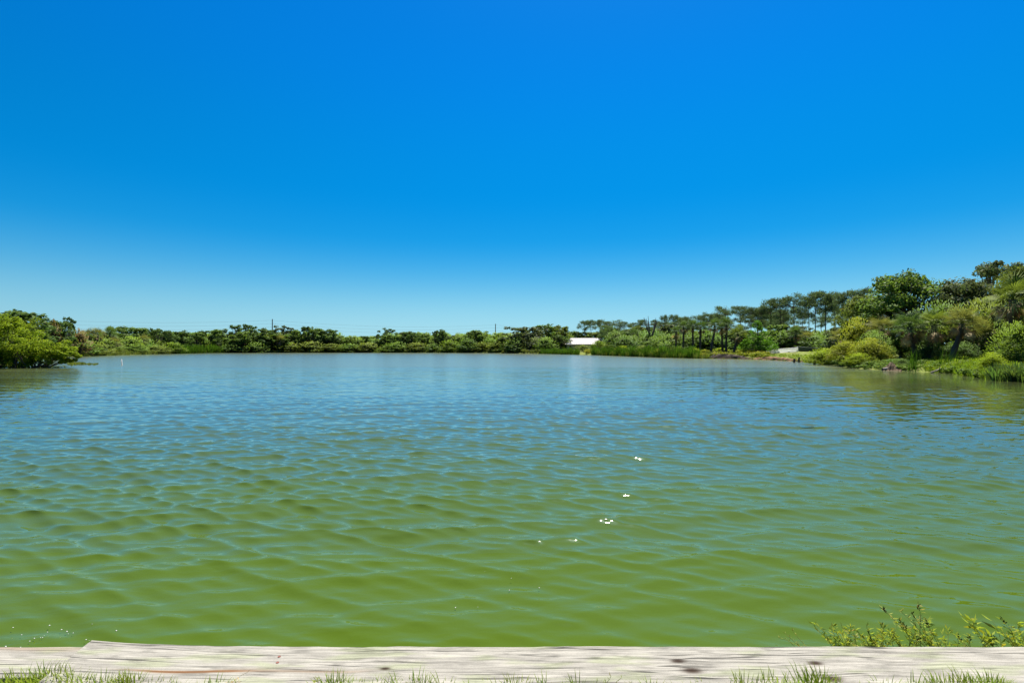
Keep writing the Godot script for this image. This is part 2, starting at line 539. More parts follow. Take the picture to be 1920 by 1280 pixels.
func board_mesh(length: float, wide: float, thick: float, curl: float, s: int) -> ArrayMesh:
	# runs along +X from 0, water side at z = -wide; the end at x = 0 may have lifted at its outer corner
	var r := rand_for(s)
	var nz := FastNoiseLite.new()
	nz.seed = s; nz.frequency = 1.3
	var b := Buf.new()
	var prof := []                    # (z, y) round the section, rounded edges
	var q := 0.006
	prof = [[0.0, -thick], [0.0, -q], [-q * 0.4, -q * 0.35], [-q, 0.0]]
	for k in 7:
		prof.append([-lerpf(q, wide - q, (k + 1) / 8.0), 0.0])
	prof += [[-wide + q, 0.0], [-wide + q * 0.4, -q * 0.35], [-wide, -q], [-wide, -thick]]
	var n := 90
	var np := prof.size()
	for i in n + 1:
		var x := length * i / n
		for k in np:
			var z: float = prof[k][0]
			var y: float = prof[k][1]
			var lift := curl * exp(-x / 0.33) * (0.35 - 0.65 * z / wide)
			var wob := nz.get_noise_2d(x, 3.0) * 0.004 + nz.get_noise_2d(x * 6.0, z * 20.0) * 0.0012
			b.v.push_back(Vector3(x, y + lift + wob, z + nz.get_noise_2d(x * 0.8, 60.0) * 0.006 + nz.get_noise_2d(x * 9.0, 80.0) * 0.003 * (1.0 if k > np / 2 else 0.3) + nz.get_noise_2d(x * 40.0, 90.0) * (0.002 if k > np - 5 else 0.0)))
			b.t.push_back(Vector2(x / 4.9, -z / 0.285))
			b.c.push_back(Color.WHITE)
			b.n.push_back(Vector3.UP if absf(y) < 0.001 else Vector3(0, 0.2, 1.0 if k < np / 2 else -1.0).normalized())
	for i in n:
		for k in np - 1:
			var a := i * np + k
			b.i.append_array(PackedInt32Array([a, a + 1, a + np, a + 1, a + np + 1, a + np]))
	for end in [0, n]:                # end grain
		var s0 := b.v.size()
		for k in np:
			b.v.push_back(b.v[end * np + k]); b.n.push_back(Vector3(-1 if end == 0 else 1, 0, 0)); b.c.push_back(Color.WHITE); b.t.push_back(b.t[end * np + k] * Vector2(1, 1))
		for k in np - 2:
			b.i.append_array(PackedInt32Array([s0, s0 + k + 1, s0 + k + 2]))
	return b.mesh()


# ------------------------------------------------------------------ small plants by the wall
func blade_tuft(s: int, count: int, tall: float, spread: float, wide: float) -> ArrayMesh:
	var r := rand_for(s)
	var b := Buf.new()
	for k in count:
		var az := r.randf() * TAU
		var d := Vector3(cos(az), 0, sin(az))
		var p := d * spread * sqrt(r.randf())
		var h := tall * r.randf_range(0.55, 1.15)
		var lean := d * h * r.randf_range(0.1, 0.75) + Vector3(r.randfn(), 0, r.randfn()) * h * 0.12
		var side := Vector3(-sin(az + r.randf()), 0, cos(az)) * wide * 0.5
		var w := r.randf_range(0.7, 1.3)
		var col := Color(w, w, w)
		if r.randf() < 0.16:
			col = Color(w * 1.7, w * 1.15, w * 1.5)
		var a := p + lean * 0.3 + Vector3(0, h * 0.5, 0)
		var c := p + lean * 0.65 + Vector3(0, h * 0.82, 0)
		var tip := p + lean + Vector3(0, h, 0)
		b.quad(p - side, p + side, a + side * 0.9, a - side * 0.9, col)
		b.quad(a - side * 0.9, a + side * 0.9, c + side * 0.6, c - side * 0.6, col)
		b.tri(c - side * 0.6, c + side * 0.6, tip, col)
	return b.mesh()

func weed(called: String, label: String, at: Vector3, s: int, stems: int, tall: float, lean: Vector3, tint: String, leafy: float, leaf: float, seedy: int, group: String) -> void:
	var r := rand_for(s + 400)
	var st := Buf.new()
	var lf := Buf.new()
	var sd := Buf.new()
	for k in stems:
		var az := r.randf() * TAU
		var p := Vector3(r.randfn() * 0.022, 0, r.randfn() * 0.012)
		var dir: Vector3 = (Vector3.UP + lean * r.randf_range(0.4, 1.4) + Vector3(cos(az), 0, sin(az)) * r.randf_range(0.2, 1.1))
		if at.z < -2.4 and dir.z > -0.05:
			dir.z = -0.05 - 0.3 * r.randf()
		dir = dir.normalized()
		var l := tall * r.randf_range(0.4, 1.0)
		var pts := PackedVector3Array()
		var rad := PackedFloat32Array()
		for q in 7:
			var f := q / 6.0
			pts.append(p + dir * l * f + Vector3(sin(f * 5.0 + k), 0, cos(f * 4.0 + k)) * 0.006 + Vector3(lean.x, -0.25, lean.z) * l * f * f * 0.35)
			rad.append(lerpf(0.0017, 0.0007, f))
		st.tube(pts, rad, 5, Color.WHITE)
		var n := int(l * leafy)
		for q in n:
			var f := r.randf_range(0.15, 1.0)
			var at_f := f * 5.99
			var a := pts[int(at_f)].lerp(pts[int(at_f) + 1], fposmod(at_f, 1.0))
			var out := (Vector3(r.randfn(), r.randf_range(0.1, 1.2), r.randfn())).normalized()
			var nrm := out.cross(Vector3(r.randfn(), r.randfn(), r.randfn())).normalized()
			var w := r.randf_range(0.65, 1.35)
			var size := leaf * r.randf_range(0.5, 1.2)
			lf.leaf(a + out * size * 0.5, nrm, out, size, size * r.randf_range(0.14, 0.28), Color(w * r.randf_range(0.85, 1.35), w, w * r.randf_range(0.7, 1.1)), nrm)
		if k < seedy:
			for q in 9:
				var out := (dir + Vector3(r.randfn(), r.randfn(), r.randfn()) * 0.7).normalized()
				var a := pts[6] - dir * 0.03 * r.randf()
				sd.leaf(a + out * 0.008, out.cross(Vector3(0.3, 0.2, 1)).normalized(), out, r.randf_range(0.012, 0.022), 0.006, Color.WHITE, out)
	var o := thing(called, label, "plant", at, 0.0, group)
	part("stems", st.mesh(), M["straw"] if tint == "straw" else M["stem_green"], o)
	if lf.v.size():
		part("leaves", lf.mesh(), M[tint], o)
	if sd.v.size():
		part("seed_head", sd.mesh(), M["seed"], o)


# ------------------------------------------------------------------ the scene
func _ready() -> void:
	var cam := Camera3D.new()
	cam.name = "camera"
	cam.fov = rad_to_deg(2.0 * atan(640.0 / FOCAL))
	cam.position = Vector3(0, EYE, 0)
	cam.rotation.x = atan((HORIZON - 640.0) / FOCAL)
	cam.near = 0.05
	cam.far = 4000
	add_child(cam)
	var sun_az := deg_to_rad(19.0)
	var sun_el := deg_to_rad(65.0)
	var to_sun := Vector3(sin(sun_az) * cos(sun_el), sin(sun_el), -cos(sun_az) * cos(sun_el))
	var env := Environment.new()
	env.background_mode = Environment.BG_SKY
	env.sky = Sky.new()
	env.sky.sky_material = clear_sky(to_sun)
	env.tonemap_mode = Environment.TONE_MAPPER_LINEAR
	env.tonemap_exposure = EXPOSURE
	env.sdfgi_enabled = true
	env.ssao_enabled = true
	env.ssil_enabled = true
	var we := WorldEnvironment.new()
	we.name = "air"
	we.environment = env
	add_child(we)
	var sun := DirectionalLight3D.new()
	sun.name = "sun"
	sun.light_energy = 1.6
	sun.light_color = Color(1.0, 0.965, 0.90)
	sun.light_angular_distance = 0.5
	sun.shadow_enabled = true
	sun.basis = Basis.looking_at(-to_sun, Vector3.UP)
	add_child(sun)
	materials()
	prototypes()
	ground()
	lake()
	seawall()
	utility_lines()
	shed()
	boats()
	far_left()
	far_middle()
	far_right()
	pines_and_palms()
	right_bank()
	left_point()
	loose_things()
	wall_plants()

func clear_sky(to_sun: Vector3) -> PanoramaSkyMaterial:
	var el := [-90.0, 0.0, 1.5, 3.0, 5.5, 9.0, 14.0, 20.0, 27.0, 34.0, 50.0, 90.0]
	var cs := [Color8(120, 165, 175), Color8(190, 242, 254), Color8(186, 240, 254), Color8(168, 233, 253), Color8(122, 211, 250), Color8(42, 174, 244), Color8(5, 154, 238), Color8(2, 144, 231), Color8(2, 129, 222), Color8(2, 118, 211), Color8(8, 108, 200), Color8(10, 100, 190)]
	var w := 256
	var h := 512
	var im := Image.create(w, h, false, Image.FORMAT_RGBF)
	for j in h:
		var e := 90.0 - (j + 0.5) / h * 180.0
		var c := Color(0, 0, 0)
		for q in 7:                   # a soft run from one height to the next
			var eq := maxf(e + (q - 3) * 0.9, 0.0)
			for k in range(1, el.size() - 1):
				if eq >= el[k] and eq <= el[k + 1]:
					c += cs[k].srgb_to_linear().lerp(cs[k + 1].srgb_to_linear(), (eq - el[k]) / (el[k + 1] - el[k])) / 7.0
					break
		if e < 0.0:
			c = cs[0].srgb_to_linear()
		for i in w:
			var az := (i + 0.5) / w * TAU
			var dir := Vector3(sin(az) * cos(deg_to_rad(e)), sin(deg_to_rad(e)), -cos(az) * cos(deg_to_rad(e)))
			var off := rad_to_deg(acos(clampf(dir.dot(to_sun), -1, 1)))
			var k := (1.0 + lerpf(0.5, 1.2, smoothstep(8.0, 28.0, e)) * (dir.dot(to_sun) - 0.68)) / EXPOSURE
			var glow := (6.0 * exp(-off / 4.5) + 0.02 * exp(-off / 14.0)) / EXPOSURE if e > 0.0 else 0.0
			im.set_pixel(i, j, Color(c.r * k + glow * 0.55, c.g * k + glow * 0.85, c.b * k + glow))
	var m := PanoramaSkyMaterial.new()
	m.panorama = ImageTexture.create_from_image(im)
	return m

func materials() -> void:
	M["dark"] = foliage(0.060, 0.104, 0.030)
	M["mid"] = foliage(0.084, 0.140, 0.032)
	M["olive"] = foliage(0.096, 0.130, 0.030)
	M["yellow"] = foliage(0.140, 0.165, 0.020, 0.7)
	M["lime"] = foliage(0.135, 0.190, 0.012, 0.8)
	M["soft"] = foliage(0.094, 0.148, 0.024, 0.6)
	M["bright"] = foliage(0.070, 0.165, 0.012, 0.8)
	M["grey"] = foliage(0.070, 0.095, 0.050)
	M["rust"] = foliage(0.105, 0.085, 0.045)
	M["tan"] = foliage(0.190, 0.160, 0.085)
	M["pine"] = foliage(0.066, 0.102, 0.058, 0.6)
	M["frond"] = foliage(0.056, 0.096, 0.030, 0.5)
	M["frond_olive"] = foliage(0.120, 0.130, 0.045, 0.5)
	M["frond_bright"] = foliage(0.095, 0.130, 0.028, 0.5)
	M["frond_dead"] = foliage(0.200, 0.140, 0.090, 0.4)
	M["frond_brown"] = foliage(0.070, 0.045, 0.030, 0.3)
	M["frond_pale"] = foliage(0.300, 0.250, 0.160, 0.4)
	M["reed"] = foliage(0.036, 0.082, 0.009, 0.6)
	M["reed_dull"] = foliage(0.090, 0.120, 0.028, 0.5)
	M["grass"] = foliage(0.120, 0.185, 0.016, 0.7)
	M["grass_lawn"] = foliage(0.175, 0.240, 0.030, 0.8)
	M["weed"] = foliage(0.190, 0.235, 0.030, 0.7)
	M["weed_pale"] = foliage(0.230, 0.240, 0.070, 0.5)
	M["straw"] = foliage(0.260, 0.205, 0.105, 0.3)
	M["stem_green"] = foliage(0.150, 0.170, 0.040, 0.3)
	M["seed"] = foliage(0.020, 0.018, 0.012, 0.1)
	M["bark"] = bark(0.140, 0.115, 0.090)
	M["bark_pine"] = bark(0.095, 0.075, 0.065)
	M["bark_palm"] = bark(0.080, 0.066, 0.055)
	M["bark_bare"] = bark(0.240, 0.215, 0.185)
	var nz := FastNoiseLite.new()
	nz.seed = 21
	nz.noise_type = FastNoiseLite.TYPE_SIMPLEX_SMOOTH
	nz.frequency = 0.013
	nz.fractal_type = FastNoiseLite.FRACTAL_FBM
	nz.fractal_octaves = 5
	nz.fractal_gain = 0.52
	nz.domain_warp_enabled = true
	nz.domain_warp_amplitude = 22.0
	nz.domain_warp_frequency = 0.012
	var t := NoiseTexture2D.new()
	t.width = 1024; t.height = 1024
	t.seamless = true; t.seamless_blend_skirt = 0.2
	t.noise = nz
	for k in 15:
		var z: float = (BANDS[k] + BANDS[k + 1]) * 0.5 if k < 12 else [60.0, 105.0, 150.0][k - 12]
		var far := smoothstep(8.0, 60.0, z)
		var open := smoothstep(4.0, 26.0, z)      # greener over the shallows by the wall, murkier in the open pond
		var m := plain(lin(lerpf(0.047, 0.072, open), lerpf(0.080, 0.092, open), lerpf(0.004, 0.030, open)), lerpf(0.03, 0.27, far), lerpf(0.25, 0.38, smoothstep(3.0, 9.0, z)))
		m.clearcoat_enabled = true
		m.clearcoat = 0.85 * smoothstep(2.2, 11.0, z)
		m.clearcoat_roughness = lerpf(0.03, 0.22, far)
		m.heightmap_enabled = true
		m.heightmap_texture = t
		m.heightmap_scale = lerpf(0.9, 4.0, far)
		M["water_%d" % k] = m
	var gz := FastNoiseLite.new()
	gz.seed = 4; gz.frequency = 0.02; gz.fractal_octaves = 5
	var gt := NoiseTexture2D.new()
	gt.width = 512; gt.height = 512; gt.seamless = true; gt.noise = gz
	var ramp := Gradient.new()
	ramp.offsets = PackedFloat32Array([0.0, 0.42, 0.6, 1.0])
	ramp.colors = PackedColorArray([lin(0.10, 0.085, 0.05), lin(0.10, 0.12, 0.03), lin(0.13, 0.17, 0.03), lin(0.20, 0.20, 0.07)])
	gt.color_ramp = ramp
	var g := plain(Color.WHITE, 0.95, 0.2)
	g.albedo_texture = gt
	g.vertex_color_use_as_albedo = true
	g.uv1_triplanar = true
	g.uv1_world_triplanar = true
	g.uv1_scale = Vector3.ONE * 0.23
	M["ground"] = g

func prototypes() -> void:
	for row in [["S", 6, 0], ["B", 6, 1], ["A", 6, 2], ["P", 7, 3], ["s", 4, 4], ["b", 3, 5], ["a", 2, 6]]:
		var list := []
		for k in row[1]:
			var s: int = 100 * (row[2] + 1) + k
			match row[0]:
				"S": list.append(shrub_mesh(s, 42, 2100, 0.052))
				"B": list.append(tree_mesh(s, 84, 3100, 0.044, 0.15))
				"A": list.append(tree_mesh(s, 36, 1700, 0.040, 0.75))
				"P": list.append(pine_mesh(s, 2700))
				"s": list.append(shrub_mesh(s, 80, 8500, 0.026))
				"b": list.append(tree_mesh(s, 150, 15500, 0.022, 0.1))
				"a": list.append(tree_mesh(s, 60, 6500, 0.021, 0.7))
		proto[row[0]] = list
	proto["C"] = [cone_mesh(31)]
	proto["frond"] = [frond_mesh(1, false), frond_mesh(2, false), frond_mesh(3, false)]
	proto["dead_frond"] = [frond_mesh(4, true), frond_mesh(5, true), frond_mesh(6, true)]
	proto["reed"] = blade_tuft(11, 11, 1.0, 0.28, 0.05)
	proto["sedge"] = blade_tuft(12, 14, 1.0, 0.35, 0.07)
	proto["lawn"] = blade_tuft(13, 9, 0.075, 0.03, 0.0042)
	var r := rand_for(77)
	var b := Buf.new()
	for k in 5:
		leaf_clump(b, r, Vector3(r.randfn() * 0.25, 0.3 + 0.2 * r.randf(), r.randfn() * 0.25), Vector3(0.28, 0.25, 0.28), 34, 0.13, 0.4, r.randf_range(0.75, 1.25))
	proto["cover"] = b.mesh()

func ground() -> void:
	var pts := [Vector2(-26, -2.62), Vector2(-30, -14), Vector2(-35, -28), Vector2(-41, -40), Vector2(-44.4, -44.2), Vector2(-46, -47), Vector2(-60, -62), Vector2(-74, -82)]
	for x in [140.0, 215.0, 290.0, 345.0, 400.0, 475.0, 550.0, 700.0, 800.0, 900.0, 1000.0, 1060.0, 1120.0, 1190.0, 1250.0, 1330.0, 1420.0, 1500.0, 1560.0, 1600.0, 1660.0, 1720.0, 1780.0, 1860.0, 1920.0]:
		pts.append(Vector2(across(x, shore(x)), -shore(x)))
	pts += [Vector2(25.5, -20), Vector2(23, -10), Vector2(21, -2.62)]
	var nz := FastNoiseLite.new()
	nz.seed = 9; nz.frequency = 0.12; nz.fractal_octaves = 3
	var mid := Vector2(0, -60)
	var offs := [-12.0, -3.0, -0.6, -0.15, 0.0, 0.12, 0.4, 1.0, 2.0, 4.0, 8.0, 14.0, 25.0, 45.0, 90.0, 200.0, 900.0]
	var n := 720
	var b := Buf.new()
	for i in n:
		var a := TAU * i / n
		var dir := Vector2(cos(a), sin(a))
		var reach := 40.0
		for k in pts.size():
			var hit = Geometry2D.segment_intersects_segment(mid, mid + dir * 400.0, pts[k], pts[(k + 1) % pts.size()])
			if hit != null:
				reach = hit.distance_to(mid)
		for o in offs:
			var p: Vector2 = mid + dir * (reach + o)
			var y := rise(o) + nz.get_noise_2d(p.x, p.y) * 0.12 * clampf(o, 0, 2)
			if dir.y > 0.88:
				y = CAP - 0.045 if o > 0.05 else -1.0
				if o > 4.0:
					y += (o - 4.0) * 0.01 if o < 200 else 2.0
			b.v.push_back(Vector3(p.x, y, p.y))
			b.n.push_back(Vector3.UP)
			var sand := 0.0
			if o > -1.0 and o < 1.6 and dir.y < 0.88:
				sand = 0.75
			var c := Color(1, 1, 1).lerp(Color(1.9, 1.45, 1.5), sand)
			if p.x > 33 and p.x < 43 and p.y < -63 and p.y > -79 and o < 6.0:
				c = Color(2.6, 1.9, 2.6)      # the bare sandy landing
			b.c.push_back(c)
	var m := offs.size()
	for i in n:
		for k in m - 1:
			var a := i * m + k
			var e := ((i + 1) % n) * m + k
			b.i.append_array(PackedInt32Array([a, a + 1, e + 1, a, e + 1, e]))
	# real slopes for the normals
	for k in b.n.size():
		b.n[k] = Vector3.ZERO
	for k in range(0, b.i.size(), 3):
		var f := (b.v[b.i[k + 1]] - b.v[b.i[k]]).cross(b.v[b.i[k + 2]] - b.v[b.i[k]])
		if f.y < 0:
			f = -f
		for q in 3:
			b.n[b.i[k + q]] += f
	for k in b.n.size():
		b.n[k] = b.n[k].normalized()
	setting("ground", b.mesh(), M["ground"])

func lake() -> void:
	var rows := PackedFloat32Array()
	var z := 2.40
	while z < 46.0:
		rows.append(z)
		z += 0.018 + 0.0030 * z
	wave_field(rows, 900, 1.0)

func seawall() -> void:
	var o := thing("seawall", "weathered timber seawall with grey cap boards along the near edge of the pond", "seawall", Vector3(0, 0, 0))
	var right := board_material(5, [[2.78, 0.165, 0.06], [2.82, 0.095, 0.08], [3.40, 0.15, 0.06], [3.41, 0.04, 0.08], [1.45, 0.11, 0.04]], [[0.60, 0.090, 0.28, 0.008, 1.3], [1.1, 0.097, 0.3, 0.012, 0.45]])
	var left := board_material(17, [[1.2, 0.2, 0.06], [2.6, 0.1, 0.05]], [[4.6, 0.22, 0.5, 0.02, 0.35]])
	var a := part("cap_board", board_mesh(4.9, 0.285, 0.04, 0.033, 1), right, o)
	a.position = Vector3(-2.02, CAP, -2.195)
	var c := part("cap_board", board_mesh(4.9, 0.238, 0.04, 0.0, 2), left, o)
	c.position = Vector3(-2.025 - 4.9, CAP - 0.004, -2.245)
	var d := part("cap_board", board_mesh(4.9, 0.285, 0.04, 0.0, 3), left, o)
	d.position = Vector3(2.885, CAP, -2.2)
	for k in 2:
		var nail := CylinderMesh.new()
		nail.top_radius = 0.007; nail.bottom_radius = 0.007; nail.height = 0.003; nail.radial_segments = 10
		var nm := part("nail_head", nail, M.get_or_add("rusty", plain(lin(0.16, 0.06, 0.045), 0.8)), o)
		nm.position = Vector3(across(525 + k * 5, 2.39), CAP + 0.0012, -2.395 + k * 0.045)
	for k in 3:                       # the face boards under the cap, towards the water
		var fb := Buf.new()
		fb.box(Vector3(-24, -1.2 + 0.4 * k, -2.455), Vector3(20, -1.2 + 0.4 * k + 0.395, -2.405))
		part("face_board", fb.mesh(), M.get_or_add("wet_wood", plain(lin(0.13, 0.11, 0.085), 0.8)), o)

func utility_lines() -> void:
	var tops := []
	for row in [[510.0, 598.0, 205.0, "tall grey utility pole rising behind the trees left of the picture's middle"], [929.0, 607.0, 240.0, "grey utility pole behind the trees near the middle, the shorter of the two poles"]]:
		var d: float = row[2]
		var at := Vector3(across(row[0], d), 1.2, -d)
		var o := thing("utility_pole", row[3], "utility pole", at, 0.0, "utility poles behind the far bank")
		var h := height_at(row[1], d) - 1.2
		var b := Buf.new()
		b.tube(PackedVector3Array([Vector3(0, -1, 0), Vector3(0, h, 0)]), PackedFloat32Array([0.24, 0.17]), 8, Color.WHITE)
		part("shaft", b.mesh(), M["bark"], o)
		for k in 3:
			var ins := Buf.new()
			ins.tube(PackedVector3Array([Vector3(0.1, h - 0.5 - k * 1.35, 0.1), Vector3(0.1, h - 0.45 - k * 1.35, 0.45)]), PackedFloat32Array([0.07, 0.07]), 6, Color.WHITE)
			part("insulator", ins.mesh(), M["bark_pine"], o)
		tops.append(at + Vector3(0.1, h - 0.5, 0.45))
	var step: Vector3 = tops[1] - tops[0]
	var names := ["topmost", "middle", "lowest"]
	for k in 3:
		var b := Buf.new()
		for span in range(-1, 2):
			var p: Vector3 = tops[0] + step * span + Vector3(0, -1.35 * k, 0)
			var q := p + step
			p.y = lerpf(tops[0].y, tops[1].y, clampf(span, 0, 1)) - 1.35 * k
			q.y = lerpf(tops[0].y, tops[1].y, clampf(span + 1, 0, 1)) - 1.35 * k
			var pts := PackedVector3Array()
			var rad := PackedFloat32Array()
			for s in 25:
				var f := s / 24.0
				pts.append(p.lerp(q, f) + Vector3(0, -1.7 * 4.0 * f * (1.0 - f), 0))
				rad.append(0.018)
			b.tube(pts, rad, 4, Color.WHITE)
		tag(part("power_line", b.mesh(), M["bark_pine"], self), "%s of the three thin wires strung between the utility poles" % names[k], "wire", "wires on the utility poles")

func shed() -> void:
	var d := 146.0
	var x0 := across(1062, d)
	var x1 := across(1140, d)
	var g := 0.95
	var o := thing("shed", "low shed with a white hipped roof and grey walls on the far bank", "shed", Vector3((x0 + x1) * 0.5, g, -d))
	var hw := (x1 - x0) * 0.5
	var eave := height_at(645.2, d) - g
	var ridge := height_at(633.6, d + 3) - g
	var deep := 5.6
	var w := Buf.new()
	w.box(Vector3(-hw + 0.35, -0.3, -deep + 0.3), Vector3(hw - 0.35, eave - 0.05, -0.35))
	part("wall", w.mesh(), plain(lin(0.30, 0.28, 0.25), 0.9), o)
	var rf := Buf.new()
	var a := Vector3(-hw, eave, 0)
	var b := Vector3(hw, eave, 0)
	var c := Vector3(hw, eave, -deep)
	var e := Vector3(-hw, eave, -deep)
	var r0 := Vector3(-hw + 1.55, ridge, -deep * 0.5)
	var r1 := Vector3(hw - 1.55, ridge, -deep * 0.5)
	rf.quad(a, r0, r1, b, Color.WHITE); rf.quad(c, r1, r0, e, Color.WHITE)
	rf.tri(e, r0, a, Color.WHITE); rf.tri(b, r1, c, Color.WHITE)
	rf.box(Vector3(-hw + 0.02, eave - 0.04, -deep + 0.02), Vector3(hw - 0.02, eave - 0.005, -0.02))
	var roof := part("roof", rf.mesh(), plain(lin(0.50, 0.48, 0.47), 0.8, 0.2), o)
	for k in 14:                      # standing seams
		var sb := Buf.new()
		var x := lerpf(-hw + 1.7, hw - 1.7, k / 13.0)
		var slope := (Vector3(0, ridge, -deep * 0.5) - Vector3(0, eave, 0)).normalized()
		var p := Vector3(x, eave + 0.01, 0) + slope * 0.02
		var q := Vector3(x, ridge + 0.01, -deep * 0.5)
		sb.tube(PackedVector3Array([p, q]), PackedFloat32Array([0.025, 0.025]), 4, Color.WHITE)
		part("seam", sb.mesh(), M.get_or_add("roof_seam", plain(lin(0.47, 0.45, 0.44), 0.8, 0.2)), roof)
	var f := Buf.new()
	f.box(Vector3(-hw - 0.01, eave - 0.2, 0.003), Vector3(hw + 0.01, eave - 0.005, 0.05))
	part("fascia", f.mesh(), plain(lin(0.42, 0.40, 0.38), 0.8), o)
	var db := Buf.new()
	db.box(Vector3(-hw + 0.95, -0.2, -0.36), Vector3(-hw + 1.4, eave - 0.35, -0.33))
	part("door", db.mesh(), plain(lin(0.03, 0.03, 0.035), 0.6), o)
	for k in 2:
		var wb := Buf.new()
		wb.box(Vector3(-hw + 4.9 + k * 2.6, eave - 0.95, -0.36), Vector3(-hw + 6.2 + k * 2.6, eave - 0.3, -0.33))
		part("window", wb.mesh(), M.get_or_add("dark_pane", plain(lin(0.03, 0.035, 0.04), 0.2)), o)

func hull_mesh(l: float, wide: float, low: float, high: float) -> Array:
	var b := Buf.new()
	var rim := Buf.new()
	var n := 14
	var secs := []
	for k in n + 1:
		var f := k / float(n)
		var half := wide * 0.5 * (1.0 - pow(maxf(0.0, (f - 0.35) / 0.65), 2.2)) if f > 0.35 else wide * 0.5
		half = maxf(half, 0.01)
		var top := lerpf(low, high, pow(f, 2.5))
		var keel := 0.0 if f < 0.6 else (f - 0.6) * (f - 0.6) * 1.9
		var x := (f - 0.5) * l
		secs.append([Vector3(x, top, half), Vector3(x, lerpf(keel, top, 0.35), half * 0.92), Vector3(x, keel, half * 0.45), Vector3(x, keel, -half * 0.45), Vector3(x, lerpf(keel, top, 0.35), -half * 0.92), Vector3(x, top, -half)])
	for k in n:
		for q in 5:
			b.quad(secs[k][q], secs[k][q + 1], secs[k + 1][q + 1], secs[k + 1][q], Color.WHITE)
	for q in range(1, 5):
		b.tri(secs[0][0], secs[0][q], secs[0][q + 1], Color.WHITE)
	for side in [0, 5]:
		var pts := PackedVector3Array()
		var rad := PackedFloat32Array()
		for k in n + 1:
			pts.append(secs[k][side]); rad.append(0.035)
		rim.tube(pts, rad, 6, Color.WHITE)
	return [b.mesh(), rim.mesh()]

func boats() -> void:
	var white := plain(lin(0.88, 0.88, 0.84), 0.45)
	white.backlight_enabled = true
	white.backlight = Color(0.75, 0.75, 0.73)
	var d := 82.5
	var hull := hull_mesh(5.1, 1.5, 0.78, 1.05)
	var o := thing("boat", "white boat lying on the bank right of the bright green cone-shaped tree", "boat", Vector3(across(1469.5, d), height_at(663.5, d) , -d), 0.12)
	part("hull", hull[0], white, o)
	part("gunwale", hull[1], plain(lin(0.6, 0.6, 0.58), 0.5), o)
	for x in [-1.2, 0.5]:
		var b := Buf.new()
		b.box(Vector3(x - 0.15, 0.42, -0.66), Vector3(x + 0.15, 0.46, 0.66))
		part("seat", b.mesh(), white, o)
	d = 86.0
	var o2 := thing("boat", "dark grey-green boat on the bank just right of the white boat", "boat", Vector3(across(1518, d), height_at(659, d) - 0.1, -d), PI + 0.15)
	var dark := plain(lin(0.07, 0.09, 0.085), 0.5)
	var h2 := hull_mesh(4.6, 1.5, 0.7, 0.95)
	part("hull", h2[0], dark, o2)
	part("gunwale", h2[1], plain(lin(0.17, 0.21, 0.18), 0.5), o2)
	var r := rand_for(3)
	var b := Buf.new()
	var n := 9
	var pp := []
	for j in n:
		for i in n:
			var u := (i / 8.0 - 0.5) * 2.0
			var v := (j / 8.0 - 0.5) * 2.0
			var h := 0.75 * clampf(1.15 - pow(maxf(absf(u), absf(v)), 3.0) * 1.15, 0, 1) + r.randf_range(-0.05, 0.05)
			pp.append(Vector3(u * 0.95, maxf(h, -0.1), v * 0.8))
	for j in n - 1:
		for i in n - 1:
			b.quad(pp[j * n + i], pp[j * n + i + 1], pp[(j + 1) * n + i + 1], pp[(j + 1) * n + i], Color.WHITE)
	d = 88.0
	var tarp := part("tarp_heap", b.mesh(), plain(lin(0.075, 0.075, 0.09), 0.7), self)
	tarp.position = Vector3(across(1446, d), height_at(655.5, d) - 0.1, -d)
	tag(tarp, "low dark grey covered heap behind the left end of the white boat", "heap")

func strip(x0: float, x1: float, o0: float, o1: float, count: int, tall: float, s: int) -> Array:
	var r := rand_for(s)
	var out := []
	for k in count:
		var x := r.randf_range(x0, x1)
		var off := r.randf_range(o0, o1)
		var d := shore(x) + off
		var h := tall * r.randf_range(0.5, 1.15) * (1.0 + 0.25 * sin(x * 0.35 + s) * sin(x * 0.11))
		var wd := h * r.randf_range(0.6, 0.9) if tall > 1.0 else h * r.randf_range(0.9, 1.4)
		out.append(Transform3D(Basis(Vector3.UP, r.randf() * TAU).scaled(Vector3(wd, h, wd)), Vector3(across(x, d), rise(off) - 0.05, -d)))
	return out

